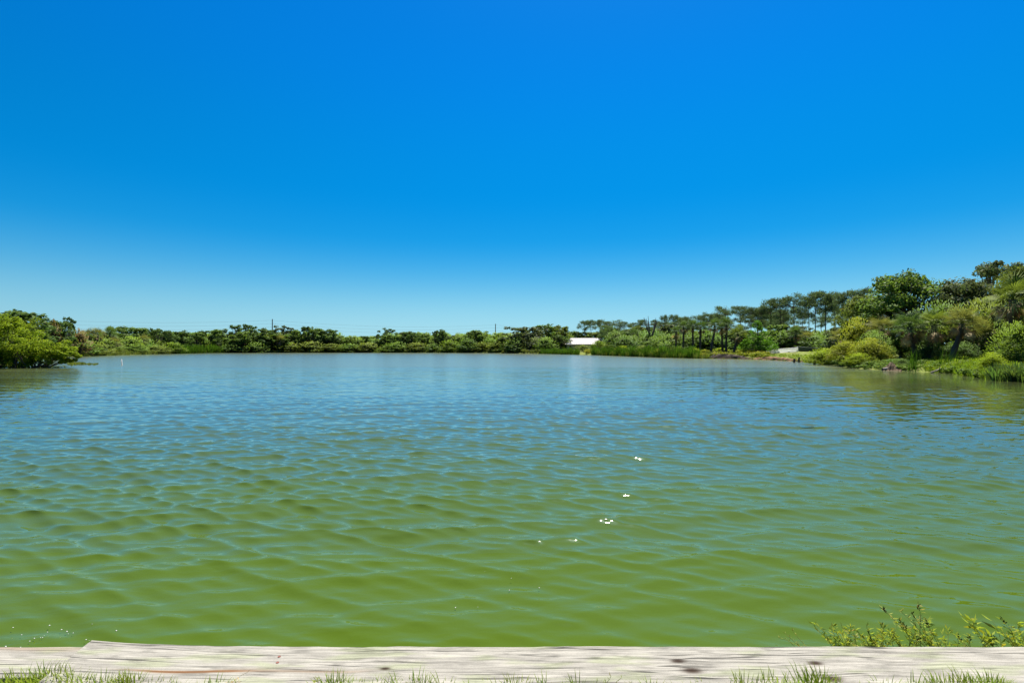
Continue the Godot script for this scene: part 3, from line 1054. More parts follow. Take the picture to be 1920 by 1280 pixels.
func far_left() -> void:
	var g := "trees along the far left bank"
	var rows := [
		["B", 32, 584, 95, 62, "dark", "dark green tree behind the bright yellow-green bush at the left edge"],
		["A", 2, 596, 50, 56, "grey", "thin greyish tree at the very left edge above the bright bush"],
		["A", 126, 597, 24, 92, "dark", "thin wispy dark tree standing tallest just right of the left edge bush"],
		["B", 104, 600, 50, 84, "dark", "dark round tree with a rusty tip right behind the bright left bush"],
		["S", 100, 601, 22, 83, "rust", "small rusty-brown crown on top of the dark tree right of the left bush"],
		["S", 146, 618, 34, 100, "rust", "reddish-brown shrub between the dark tree and the first pale palms on the left"],
		["S", 136, 634, 62, 100, "mid", "mid-green shrub at the waterline just right of the bright left bush"],
		["S", 172, 640, 50, 106, "olive", "olive shrub at the waterline below the leftmost pale palms"],
		["B", 228, 612, 52, 130, "mid", "broad mid-green tree behind the left group of palms"],
		["B", 262, 614, 50, 134, "mid", "round green tree on the far left bank, left of the thin dark-topped tree"],
		["A", 292, 614, 30, 136, "dark", "thin dark-topped tree breaking the skyline on the far left bank"],
		["B", 312, 620, 34, 140, "dark", "small dark tree right of the thin dark-topped tree on the left bank"],
		["B", 340, 621, 34, 146, "dark", "dark tree with a flat top in the low stretch of the left bank"],
		["B", 368, 623, 36, 152, "mid", "low green tree under the wires in the left bank's low stretch"],
		["B", 378, 620, 24, 158, "dark", "narrow dark tree in the middle of the left bank's low stretch"],
		["B", 405, 617, 38, 160, "mid", "green tree just left of the tall open-topped tree on the left bank"],
		["A", 441, 608, 38, 164, "dark", "tall open-topped tree, left one of the pair left of the first utility pole"],
		["A", 467, 609, 30, 166, "dark", "thin open-topped tree, right one of the pair left of the first utility pole"],
		["B", 455, 622, 50, 160, "mid", "green tree filling below the pair of open-topped trees"],
		["B", 494, 616, 46, 163, "dark", "dark green tree directly left of the first utility pole"],
		["A", 530, 612, 40, 168, "grey", "grey-green open tree directly right of the first utility pole"],
		["B", 520, 626, 56, 164, "mid", "wide green tree at the foot of the first utility pole"],
		["B", 549, 618, 36, 167, "mid", "mid-green tree a little right of the first utility pole"],
		["A", 572, 613, 34, 168, "dark", "flat-topped dark open tree, second crown right of the first utility pole"],
		["B", 592, 615, 40, 168, "mid", "rounded green tree next to the flat-topped open tree right of the first pole"],
		["B", 618, 618, 44, 168, "dark", "big dark round tree at the right end of the tall trees after the first pole"],
		["S", 205, 648, 34, 116, "olive", "small olive shrub at the waterline under the brown palms, left bank"],
		["S", 246, 645, 42, 122, "mid", "green waterline shrub right of the brown palms on the left bank"],
		["S", 288, 648, 46, 130, "olive", "low wide olive shrub on the left waterline under the thin dark-topped tree"],
		["S", 322, 642, 36, 136, "soft", "light green shrub at the waterline at the start of the reed strip"],
		["S", 352, 640, 34, 150, "dark", "dark low shrub behind the left reed strip"],
		["S", 396, 641, 32, 158, "tan", "pale dry tan shrub behind the left reed strip"],
		["S", 440, 643, 46, 157, "dark", "dark green shrub at the waterline right of the left reed strip"],
		["S", 478, 641, 40, 158, "mid", "green waterline shrub left of the olive palms near the first pole"],
		["S", 546, 642, 48, 163, "olive", "olive shrub at the waterline right of the olive palms"],
		["S", 585, 640, 50, 163, "olive", "yellowish round shrub at the waterline, right of the first utility pole"],
		["S", 622, 644, 44, 163, "olive", "drab olive shrub under the big dark round tree on the waterline"],
	]
	var k := 0
	for w in rows:
		woody(w[0], w[1], w[2], w[3], w[4], w[5], w[6], k, g)
		k += 1
	stuff("reed_bed", proto["reed"], M["reed"], strip(325, 420, -0.8, 3.5, 420, 2.0, 5), "strip of green reeds along the far left waterline", "reeds")
	stuff("reed_bed", proto["reed"], M["reed_dull"], strip(140, 330, -0.8, 1.0, 260, 0.7, 6), "sparse dull reeds at the waterline below the left palms", "reeds")
	stuff("ground_cover", proto["cover"], M["olive"], strip(95, 640, 0.0, 7.0, 700, 1.2, 7), "low green growth at the foot of the trees on the far left bank", "undergrowth")

func far_middle() -> void:
	var g := "trees along the middle of the far bank"
	var rows := [
		["B", 652, 631, 36, 170, "mid", "low green tree just right of the big dark round tree, mid far bank"],
		["B", 682, 630, 38, 171, "dark", "low dark tree left of the gap in the skyline, mid far bank"],
		["A", 706, 629, 20, 176, "grey", "pale grey bare-looking tree in the low gap of the far skyline"],
		["A", 728, 617, 36, 171, "dark", "open-topped dark tree standing at the right of the low skyline gap"],
		["B", 730, 628, 44, 168, "mid", "green tree filling below the open-topped tree at the skyline gap"],
		["B", 768, 621, 48, 168, "dark", "wide dark tree in the middle of the far bank, right of the open-topped tree"],
		["B", 795, 625, 30, 166, "mid", "small green tree left of the dark knob-topped tree"],
		["A", 816, 620, 14, 166, "dark", "thin tuft-topped sapling directly left of the dark knob-topped tree"],
		["B", 829, 619, 26, 165, "dark", "dark knob-topped tree in mid far bank, left of the hazy low stretch"],
		["B", 851, 629, 34, 172, "grey", "greyish low tree in the hazy low stretch between knob-topped and rounded trees"],
		["B", 893, 619, 46, 163, "mid", "rounded green tree left of the second utility pole"],
		["B", 923, 629, 26, 163, "mid", "low green tree at the foot of the second utility pole"],
		["B", 941, 624, 30, 162, "mid", "green tree just right of the second utility pole"],
		["B", 985, 613, 72, 150, "grey", "large grey-green tree right of the second utility pole, at the waterline"],
		["B", 1020, 609, 54, 156, "mid", "tall green tree between the large grey-green tree and the white-roofed shed"],
		["B", 1046, 611, 46, 158, "olive", "olive tree directly left of and above the white-roofed shed"],
		["B", 1078, 621, 50, 166, "dark", "dark tree behind the left part of the shed roof"],
		["B", 1110, 622, 50, 166, "olive", "light olive tree behind the middle of the shed roof"],
		["S", 656, 644, 46, 163, "mid", "green waterline shrub under the low green tree, mid far bank"],
		["S", 690, 642, 46, 163, "olive", "olive waterline shrub below the low skyline gap"],
		["S", 717, 652, 26, 161, "soft", "small bright yellow-green shrub at the waterline below the skyline gap"],
		["S", 745, 641, 50, 163, "mid", "mid-green waterline shrub right of the small bright yellow-green shrub"],
		["S", 782, 642, 48, 162, "olive", "olive waterline shrub under the wide dark tree"],
		["S", 812, 644, 34, 161, "dark", "dark waterline shrub left of the bright shrub in the mid far bank"],
		["S", 843, 638, 46, 160, "soft", "bright yellow-green shrub at the waterline left of the dark domed shrub"],
		["S", 876, 635, 42, 157, "dark", "dark domed shrub at the waterline under the rounded green tree"],
		["S", 905, 641, 40, 157, "olive", "yellowish shrub at the waterline left of the second utility pole"],
		["S", 938, 640, 44, 153, "olive", "olive shrub at the waterline below the second utility pole"],
		["S", 968, 634, 48, 146, "dark", "dark grey-green shrub at the waterline before the large grey-green tree"],
		["S", 1003, 632, 40, 143, "grey", "grey shrub between the large grey-green tree and the reeds before the shed"],
		["B", 1052, 628, 40, 150, "dark", "dark low tree touching the left end of the shed roof"],
		["S", 1094, 647, 36, 126, "olive", "yellow-green shrub in front of the shed wall"],
		["S", 1124, 639, 28, 124, "soft", "upright light green shrub before the right end of the shed"],
		["S", 1146, 641, 36, 122, "olive", "rounded yellowish shrub just right of the shed"],
		["S", 1030, 650, 30, 139, "olive", "low olive bush behind the reeds left of the shed"],
	]
	var k := 40
	for w in rows:
		woody(w[0], w[1], w[2], w[3], w[4], w[5], w[6], k, g)
		k += 1
	stuff("reed_bed", proto["reed"], M["reed"], strip(1012, 1086, -0.6, 3.0, 520, 1.15, 8), "bright green reeds at the waterline in front of the shed", "reeds")
	stuff("ground_cover", proto["cover"], M["olive"], strip(640, 1015, 0.0, 6.0, 520, 1.2, 9), "low green growth at the foot of the trees in the middle of the far bank", "undergrowth")
	# the wood that goes on behind the front rows
	var r := rand_for(5)
	var places := []
	var dim := []
	for n in 900:
		var x := r.randf_range(-150, 1720)
		var d := shore(clampf(x, 140, 2000)) + r.randf_range(7, 60) + (26.0 if x > 1350 else 12.0 if x > 1180 else 0.0)
		if x > 1035 and x < 1150 and d < 158:
			continue
		var h := height_at(625.0 if x < 1040 else 621.0 if x < 1480 else 622.0, d) * r.randf_range(0.75, 1.05) - 0.8
		if x > 640 and x < 720:
			h *= 0.8
		var w := r.randf_range(5.5, 9.0)
		(dim if x > 1120 else places).append(Transform3D(Basis(Vector3.UP, r.randf() * TAU).scaled(Vector3(w, h, w)), Vector3(across(x, d), 0.8, -d)))
	var pines := []
	for n in 40:
		var x := r.randf_range(1100, 1650)
		var d := r.randf_range(128, 175)
		var top := lerpf(608, 562, clampf((x - 1150) / 400.0, 0, 1)) + r.randf_range(-3, 16)
		var h := height_at(top, d) - 1.0
		pines.append(Transform3D(Basis(Vector3.UP, r.randf() * TAU).scaled(Vector3(5.5, h, 5.5)), Vector3(across(x, d), 1.0, -d)))
	stuff("pine_wood", proto["P"][3][0], M["pine"], pines, "distant pine wood showing between the trunks of the nearer pines", "pine wood")
	stuff("woodland", proto["S"][4][0], M["dark"], dim, "dark wood closing the view behind the shoreline palms and the boats", "woodland")
	stuff("woodland", proto["S"][2][0], M["mid"], places, "far-off wood closing the view behind the far bank", "woodland")

func far_right() -> void:
	var g := "trees along the bank right of the shed"
	var rows := [
		["B", 1145, 614, 46, 140, "dark", "dark tree above the right end of the shed roof"],
		["B", 1168, 622, 44, 126, "mid", "bushy green tree right of the shed, left of the first tall palms"],
		["B", 1196, 612, 46, 130, "olive", "olive tree left of the bare forked tree"],
		["B", 1228, 616, 44, 122, "mid", "green tree behind the bare forked tree"],
		["B", 1256, 608, 46, 118, "grey", "grey-green tree between the bare forked tree and the tall palms"],
		["S", 1180, 640, 40, 116, "mid", "green shrub behind the reeds right of the shed"],
		["S", 1215, 640, 40, 110, "dark", "dark shrub at the foot of the bare forked tree"],
		["S", 1250, 640, 40, 102, "mid", "green shrub left of the first tall palm, behind the reeds"],
		["B", 1300, 622, 60, 112, "dark", "dark tree behind the left pair of shoreline palms"],
		["B", 1345, 622, 56, 110, "mid", "green tree behind the middle shoreline palms"],
		["B", 1385, 618, 50, 108, "dark", "dark tree behind the leaning shoreline palm"],
		["S", 1205, 648, 26, 97, "olive", "olive shrub in the reeds below the bare forked tree"],
		["S", 1240, 652, 24, 90, "yellow", "yellowish shrub in the reeds left of the shoreline palms"],
		["S", 1272, 650, 30, 88, "olive", "olive shrub in the reeds at the foot of the leftmost shoreline palm"],
		["S", 1302, 652, 24, 84, "lime", "light green shrub in the reeds under the close pair of palms"],
		["S", 1168, 648, 28, 106, "lime", "light green shrub in the reeds right of the shed"],
		["S", 1322, 655, 22, 84, "yellow", "small yellow-green shrub left of the eroded bank under the palms"],
		["S", 1398, 650, 36, 85, "lime", "light yellow-green shrub between the leaning palm and the cone-shaped tree"],
		["S", 1352, 652, 30, 87, "lime", "light green shrub between the trunks of the shoreline palms"],
		["S", 1434, 656, 20, 84, "yellow", "yellow-green shrub at the left end of the white boat"],
		["C", 1421, 600, 74, 82, "bright", "bright green cone-shaped tree left of the white boat"],
		["B", 1462, 608, 52, 104, "mid", "bushy green tree behind the white boat"],
		["B", 1500, 610, 44, 100, "grey", "grey-green tree under the tall pines right of the white boat"],
		["B", 1487, 628, 40, 98, "dark", "dark low tree directly behind the white boat's bow"],
		["S", 1530, 630, 50, 92, "dark", "dark shrub at the feet of the bare pine trunks"],
		["S", 1479, 652, 26, 88, "olive", "low olive shrub behind the white boat"],
		["S", 1487, 664, 12, 80, "rust", "tiny rusty shrub in front of the white boat's bow"],
		["B", 1572, 612, 46, 78, "grey", "grey-green tree at the right end of the bare pine trunks"],
	]
	var k := 90
	for w in rows:
		woody(w[0], w[1], w[2], w[3], w[4], w[5], w[6], k, g)
		k += 1
	stuff("reed_bed", proto["reed"], M["reed"], strip(1110, 1312, -0.5, 2.6, 800, 1.45, 10), "green reeds along the waterline right of the shed as far as the palms", "reeds")
	stuff("reed_bed", proto["reed"], M["reed_dull"], strip(1120, 1330, -0.6, 0.6, 260, 0.8, 14), "short dull reeds in the shallows right of the shed", "reeds")
	stuff("ground_cover", proto["cover"], M["yellow"], strip(1100, 1440, 1.5, 9.0, 620, 0.9, 11), "low yellow-green growth under the shoreline palms", "undergrowth")
	stuff("grass_patch", proto["sedge"], M["grass"], strip(1390, 1530, 0.6, 9.0, 700, 0.2, 12), "short grass on the sandy landing in front of the white boat", "grass")
	stuff("grass_patch", proto["sedge"], M["reed_dull"], strip(1320, 1560, -0.4, 0.7, 420, 0.3, 13), "dry grass fringe at the waterline below the boats", "grass")

func pines_and_palms() -> void:
	var g := "pines behind the right-hand bank"
	# x, top, width, depth, label
	var rows := [
		[1096, 601, 18, 165, "thin pine above the right half of the shed roof, first pine from the left"],
		[1108, 600, 20, 160, "pine just right of the first thin pine above the shed roof"],
		[1126, 599, 22, 158, "pine above the right end of the shed roof"],
		[1140, 601, 22, 155, "bushy-topped pine right of the shed roof"],
		[1162, 600, 30, 150, "broad flat-topped pine between the shed and the bare forked tree"],
		[1188, 604, 24, 146, "lower pine left of the bare forked tree"],
		[1204, 600, 16, 142, "thin pine close to the left of the bare forked tree"],
		[1246, 590, 14, 128, "narrow leaning-topped pine close to the right of the bare forked tree"],
		[1263, 590, 18, 126, "pine between the bare forked tree and the tall palms"],
		[1283, 594, 26, 124, "pine above the leftmost shoreline palm"],
		[1309, 589, 26, 122, "pine above the second shoreline palm"],
		[1330, 585, 26, 121, "pine above the middle shoreline palms"],
		[1361, 572, 34, 118, "tallest pine above the shoreline palms, with a pointed crown"],
		[1388, 575, 28, 120, "flat pine right of the pointed one above the leaning palm"],
		[1408, 576, 24, 118, "pine above and left of the bright cone-shaped tree"],
		[1428, 574, 28, 116, "pine straight above the bright cone-shaped tree"],
		[1446, 562, 32, 116, "pine with a wide crown above and right of the cone-shaped tree"],
		[1464, 557, 32, 114, "tall pine above the left end of the white boat"],
		[1489, 550, 36, 112, "full round-crowned pine above the right end of the white boat"],
		[1516, 554, 30, 110, "bare-trunked pine, first of the tall stand right of the white boat"],
		[1531, 549, 34, 108, "bare-trunked pine with a broad flat crown in the tall stand"],
		[1548, 545, 38, 106, "widest-crowned pine in the middle of the tall stand"],
		[1566, 550, 28, 104, "pine right of the widest-crowned pine in the tall stand"],
		[1580, 551, 28, 100, "pine near the right end of the tall stand"],
		[1603, 541, 40, 98, "pine at the right end of the tall stand beside the big round tree"],
		[1540, 590, 26, 125, "small distant pine seen between the bare trunks of the tall stand"],
		[1398, 592, 26, 126, "lower pine behind the leaning palm and the cone-shaped tree"],
		[1345, 590, 22, 128, "lower pine behind the middle shoreline palms"],
		[1470, 585, 26, 124, "lower pine with see-through crown behind the white boat"],
		[1505, 585, 24, 124, "lower pine left of the bare trunks of the tall stand"],
		[1622, 540, 34, 95, "pine half hidden behind the left side of the big round tree"],
	]
	var k := 0
	for w in rows:
		woody("P", w[0], w[1], w[2], w[3], "pine", w[4], k, g)
		k += 1
	g = "palms on the far banks"
	var ps := [
		[166, 619, 113, 1.5, 0.0, "frond_olive", "pale olive palm, leftmost of the palms on the left bank", 8],
		[182, 617, 113, 1.4, 0.1, "frond_olive", "second pale olive palm from the left on the left bank", 8],
		[206, 614, 118, 1.6, -0.1, "frond", "dark palm with brown skirt, third palm on the left bank", 18],
		[216, 634, 116, 1.5, 0.0, "frond_olive", "low pale palm at the waterline under the dark palm, left bank", 14],
		[245, 628, 126, 1.5, 0.2, "frond", "brown-skirted palm right of the low pale palm, left bank", 16],
		[268, 628, 128, 1.4, -0.2, "frond_olive", "olive palm with brown skirt under the round green tree, left bank", 14],
		[386, 632, 158, 1.6, 0.0, "frond_olive", "brownish palm above the left reed strip", 14],
		[408, 634, 158, 1.5, 0.2, "frond", "small brown-skirted palm right of the brownish one above the reed strip", 14],
		[500, 630, 162, 1.9, 0.3, "frond_olive", "olive palm below and left of the first utility pole", 12],
		[525, 629, 162, 1.7, -0.2, "frond_olive", "olive palm below and right of the first utility pole", 10],
		[1188, 618, 118, 1.5, 0.1, "frond", "dark palm left of the bare forked tree", 14],
		[1268, 612, 96, 1.2, 0.0, "frond", "leftmost and shortest of the shoreline palms", 14],
		[1282, 602, 92, 1.25, 0.1, "frond", "tall shoreline palm second from the left, dark brown skirt", 18],
		[1299, 601, 91, 1.2, -0.1, "frond", "third shoreline palm from the left, close to its neighbour", 12],
		[1314, 603, 90, 1.2, 0.1, "frond", "fourth shoreline palm, right of the close pair", 14],
		[1341, 599, 85, 1.25, 0.7, "frond", "shoreline palm with a trunk leaning to the right, fifth from the left", 16],
		[1354, 605, 86, 1.1, -0.1, "frond", "shoreline palm between the right-leaning one and the tallest one", 16],
		[1363, 597, 84, 1.25, 0.1, "frond", "tallest shoreline palm, left of the spreading low palm", 14],
		[1384, 613, 82, 1.45, 0.7, "frond_bright", "spreading yellow-green palm leaning right, next to the cone-shaped tree", 12],
		[1492, 612, 96, 1.5, 0.0, "frond", "palm behind the white boat, under the full round-crowned pine", 10],
		[1512, 622, 94, 1.3, 0.2, "frond_olive", "low palm left of the bare pine trunks", 10],
		[1580, 617, 66, 1.5, -0.2, "frond_olive", "palm with drooping dead leaves at the left of the big round tree", 20],
	]
	k = 0
	for p in ps:
		palm(p[0], p[1], p[2], p[3], p[4], p[5], p[6], k, p[7], g)
		k += 1
	# the bare forked tree
	var d := 114.0
	var o := thing("bare_tree", "bare forked dead tree standing up between the shed and the palms", "tree", Vector3(across(1221, d), 0.5, -d))
	var h := height_at(592, d) - 0.5
	var r := rand_for(64)
	var tb := Buf.new()
	tb.tube(PackedVector3Array([Vector3(0, -0.2, 0), Vector3(-0.05, h * 0.3, 0), Vector3(0.05, h * 0.5, 0)]), PackedFloat32Array([0.32, 0.26, 0.22]), 8, Color.WHITE)
	part("trunk", tb.mesh(), M["bark"], o)
	for k2 in 9:
		var b := Buf.new()
		var az := k2 * 0.72 - 0.4
		var reach := r.randf_range(0.5, 2.0)
		var p := Vector3(0.03, h * r.randf_range(0.34, 0.5), 0)
		var q := Vector3(cos(az * 2.2) * reach * 0.6, h * r.randf_range(0.55, 0.72), sin(az) * 0.6)
		var e := Vector3(cos(az * 2.2) * reach, h * r.randf_range(0.8, 1.0), sin(az) * 0.9)
		b.tube(PackedVector3Array([p, q, e]), PackedFloat32Array([0.16, 0.10, 0.04]), 5, Color.WHITE)
		for t in 4:
			var f := q.lerp(e, r.randf_range(0.1, 0.9))
			b.tube(PackedVector3Array([f, f + Vector3(r.randfn() * 0.5, r.randf_range(0.2, 0.8), r.randfn() * 0.3)]), PackedFloat32Array([0.05, 0.02]), 4, Color.WHITE)
		part("branch", b.mesh(), M["bark"], o)

func right_bank() -> void:
	var g := "trees and bushes on the near right bank"
	var rows := [
		["b", 1692, 516, 150, 54, "mid", "big round green tree, the largest crown on the right bank"],
		["b", 1806, 524, 120, 50, "grey", "greyish round tree right of the big round green tree"],
		["a", 1868, 493, 150, 62, "grey", "tall open oak-like tree highest on the skyline at the right"],
		["b", 1925, 500, 90, 46, "olive", "olive tree cut by the right edge behind the edge palm"],
		["b", 1625, 556, 92, 58, "olive", "light olive tree on the left flank of the big round tree"],
		["s", 1607, 596, 64, 54, "yellow", "tall yellow-green bush below the light olive tree"],
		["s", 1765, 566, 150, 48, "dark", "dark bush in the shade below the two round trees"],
		["s", 1850, 560, 130, 45, "olive", "olive bush behind the palms below the open oak-like tree"],
		["s", 1640, 620, 66, 47.5, "mid", "green bush rising behind the yellow-green waterline bush"],
		["s", 1548, 653, 76, 53, "lime", "low yellow-green bush at the left tip of the near right bank"],
		["s", 1590, 640, 70, 49, "yellow", "yellow-green bush at the waterline, second from the left tip"],
		["s", 1632, 634, 74, 46, "yellow", "tallest yellow-green waterline bush, next to the bare dirt bank"],
		["s", 1612, 662, 60, 44.8, "lime", "low light green bush hanging over the water before the tallest waterline bush"],
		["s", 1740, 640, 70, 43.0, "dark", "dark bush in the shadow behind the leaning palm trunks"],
		["s", 1905, 604, 84, 33.5, "soft", "bright green overhanging bush at the right edge above the dark hollow"],
		["s", 1861, 661, 50, 31.0, "lime", "small bright lime bush alone on the grassy bank at the right"],
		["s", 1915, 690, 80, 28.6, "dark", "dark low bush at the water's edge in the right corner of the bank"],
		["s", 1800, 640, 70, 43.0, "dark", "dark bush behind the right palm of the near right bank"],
		["s", 1705, 588, 120, 50.5, "mid", "broad green bush between the big round tree and the palms below it"],
		["s", 1790, 582, 120, 47.0, "soft", "fresh green bush rising behind the palms under the greyish round tree"],
		["s", 1870, 598, 90, 44.0, "mid", "green bush between the olive palms and the edge palm"],
		["s", 1668, 628, 70, 51.0, "mid", "green bush closing the gap behind the half-dead palm"],
		["s", 1690, 672, 36, 40.6, "dark", "dark small bush at the waterline right of the bare dirt bank"],
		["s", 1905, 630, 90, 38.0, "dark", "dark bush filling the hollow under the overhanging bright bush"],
		["s", 1985, 560, 150, 36.0, "olive", "olive bush running out of the picture at the right edge"],
	]
	var k := 0
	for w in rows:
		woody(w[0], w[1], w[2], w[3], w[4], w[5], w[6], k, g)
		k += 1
	g = "palms on the near right bank"
	var ps := [
		[1655, 596, 50, 1.6, 0.3, "frond_olive", "half-dead palm under the left of the big round tree", 26],
		[1706, 588, 43.5, 1.7, -0.6, "frond", "dark green palm, second from the left on the near right bank", 24],
		[1752, 584, 43.0, 1.7, 0.6, "frond_bright", "middle palm of the near right bank with a thick brown skirt", 24],
		[1806, 580, 41.0, 1.7, 0.9, "frond_olive", "olive fan palm with a trunk leaning right over the grassy bank", 22],
		[1900, 526, 38.0, 2.1, 0.3, "frond_bright", "tall palm at the right edge of the picture", 26],
		[1840, 606, 44.0, 1.5, 0.4, "frond_olive", "small olive palm right of the palm with the leaning trunk", 18],
	]
	for p in ps:
		palm(p[0], p[1], p[2], p[3], p[4], p[5], p[6], k, p[7], g)
		k += 1
	stuff("grass_bank", proto["sedge"], M["grass"], strip(1735, 2080, 0.0, 9.0, 3800, 0.42, 21), "bright green grass sloping to the water on the near right bank", "grass")
	stuff("sedge_fringe", proto["sedge"], M["dark"], strip(1862, 2000, -0.2, 0.8, 200, 0.75, 22), "dark sedges at the waterline in the right corner", "sedges")
	stuff("ground_cover", proto["cover"], M["mid"], strip(1540, 1850, 0.2, 5.0, 600, 0.5, 23), "low leafy growth under the trees of the near right bank", "undergrowth")
	var i := 0
	for c in [[1713.0, 652.0, "thin clump of tall cattails at the waterline under the left palm"], [1772.0, 650.0, "leaning clump of tall green cattails left of the leaning palm"]]:
		var d := shore(c[0]) + 0.3 + i * 2.0
		var o := thing("cattail_clump", c[2], "cattails", Vector3(across(c[0], d), 0.0, -d))
		var b := Buf.new()
		var r := rand_for(300 + i)
		for q in 26:
			var p := Vector3(r.randfn() * 0.25, -0.1, r.randfn() * 0.2)
			var hh := (height_at(c[1], d)) * r.randf_range(0.6, 1.1)
			var lean := Vector3(r.randfn() * 0.22 + i * 0.5, 0, r.randfn() * 0.15)
			var side := Vector3(0.022, 0, r.randfn() * 0.012)
			var w := r.randf_range(0.7, 1.3)
			var mid := p + Vector3(0, hh * 0.55, 0) + lean * 0.35
			b.quad(p - side, p + side, mid + side, mid - side, Color(w, w, w))
			b.tri(mid - side, mid + side, p + Vector3(0, hh, 0) + lean, Color(w, w, w))
		part("blades", b.mesh(), M["reed"], o)
		i += 1

func left_point() -> void:
	# the bright bush that leans out over the water at the left edge
	var d := 45.5
	var r := rand_for(808)
	var o := thing("leaning_bush", "large bright yellow-green bush leaning out over the water at the left edge", "bush", Vector3(across(30, d), 0.05, -d))
	var b := Buf.new()
	var st := Buf.new()
	var px := d / FOCAL
	var spots := [[-40, 640, 34], [-12, 622, 30], [18, 616, 26], [40, 622, 26], [60, 634, 24], [80, 646, 22], [100, 654, 19], [118, 660, 16], [130, 667, 11], [0, 650, 34], [30, 646, 32], [55, 656, 26], [78, 664, 20], [104, 669, 15], [-30, 668, 30], [5, 672, 26], [35, 672, 22], [62, 676, 14], [122, 674, 9], [22, 606, 16], [-5, 612, 18]]
	for s in spots:
		var c := Vector3((s[0] - 30) * px, height_at(s[1], d) - 0.05, 0)
		for q in 11:
			var off: Vector3 = Vector3(r.randfn() * 0.42, r.randfn() * 0.36, r.randfn() * 0.75) * s[2] * px
			var rr: float = s[2] * px * r.randf_range(0.34, 0.52)
			leaf_clump(b, r, c + off, Vector3(rr, rr * 0.75, rr), 125, 0.105, 0.4, r.randf_range(0.75, 1.25), 0.01)
			if q < 2:
				var p := Vector3(r.randf_range(-1.4, 1.4), -0.3, r.randf_range(-0.6, 0.6)) if s[0] < 60 else Vector3(1.6, -0.2, r.randf_range(-0.4, 0.4))
				var m := p.lerp(c + off, 0.45) + Vector3(0, -0.22, 0)
				st.tube(PackedVector3Array([p, m, c + off]), PackedFloat32Array([0.07, 0.045, 0.012]), 5, Color.WHITE)
	part("foliage", b.mesh(), M["lime"], o)
	part("stems", st.mesh(), M["bark_pine"], o)
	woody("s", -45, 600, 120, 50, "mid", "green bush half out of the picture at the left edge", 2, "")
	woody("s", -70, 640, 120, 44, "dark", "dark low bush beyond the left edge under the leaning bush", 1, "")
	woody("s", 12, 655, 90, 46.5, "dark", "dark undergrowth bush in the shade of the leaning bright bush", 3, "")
	# grassy mats on the water off the point
	var places := []
	for k in 420:
		var x := 75.0 + 108.0 * pow(r.randf(), 0.9)
		var dd := EYE * FOCAL / (683.0 + r.randfn() * 0.8 + (5.5 if x < 125 else 0.0) - HORIZON)
		if x > 128 or r.randf() < 0.4:
			var h := (0.30 if x > 128 and x < 158 else 0.16) * r.randf_range(0.5, 1.2)
			places.append(Transform3D(Basis(Vector3.UP, r.randf() * TAU).scaled(Vector3(h * 1.2, h, h * 1.2)), Vector3(across(x, dd), -0.03, -dd)))
	stuff("water_weed_mat", proto["sedge"], M["reed_dull"], places, "olive mat of water weed floating off the left bush", "water weed")

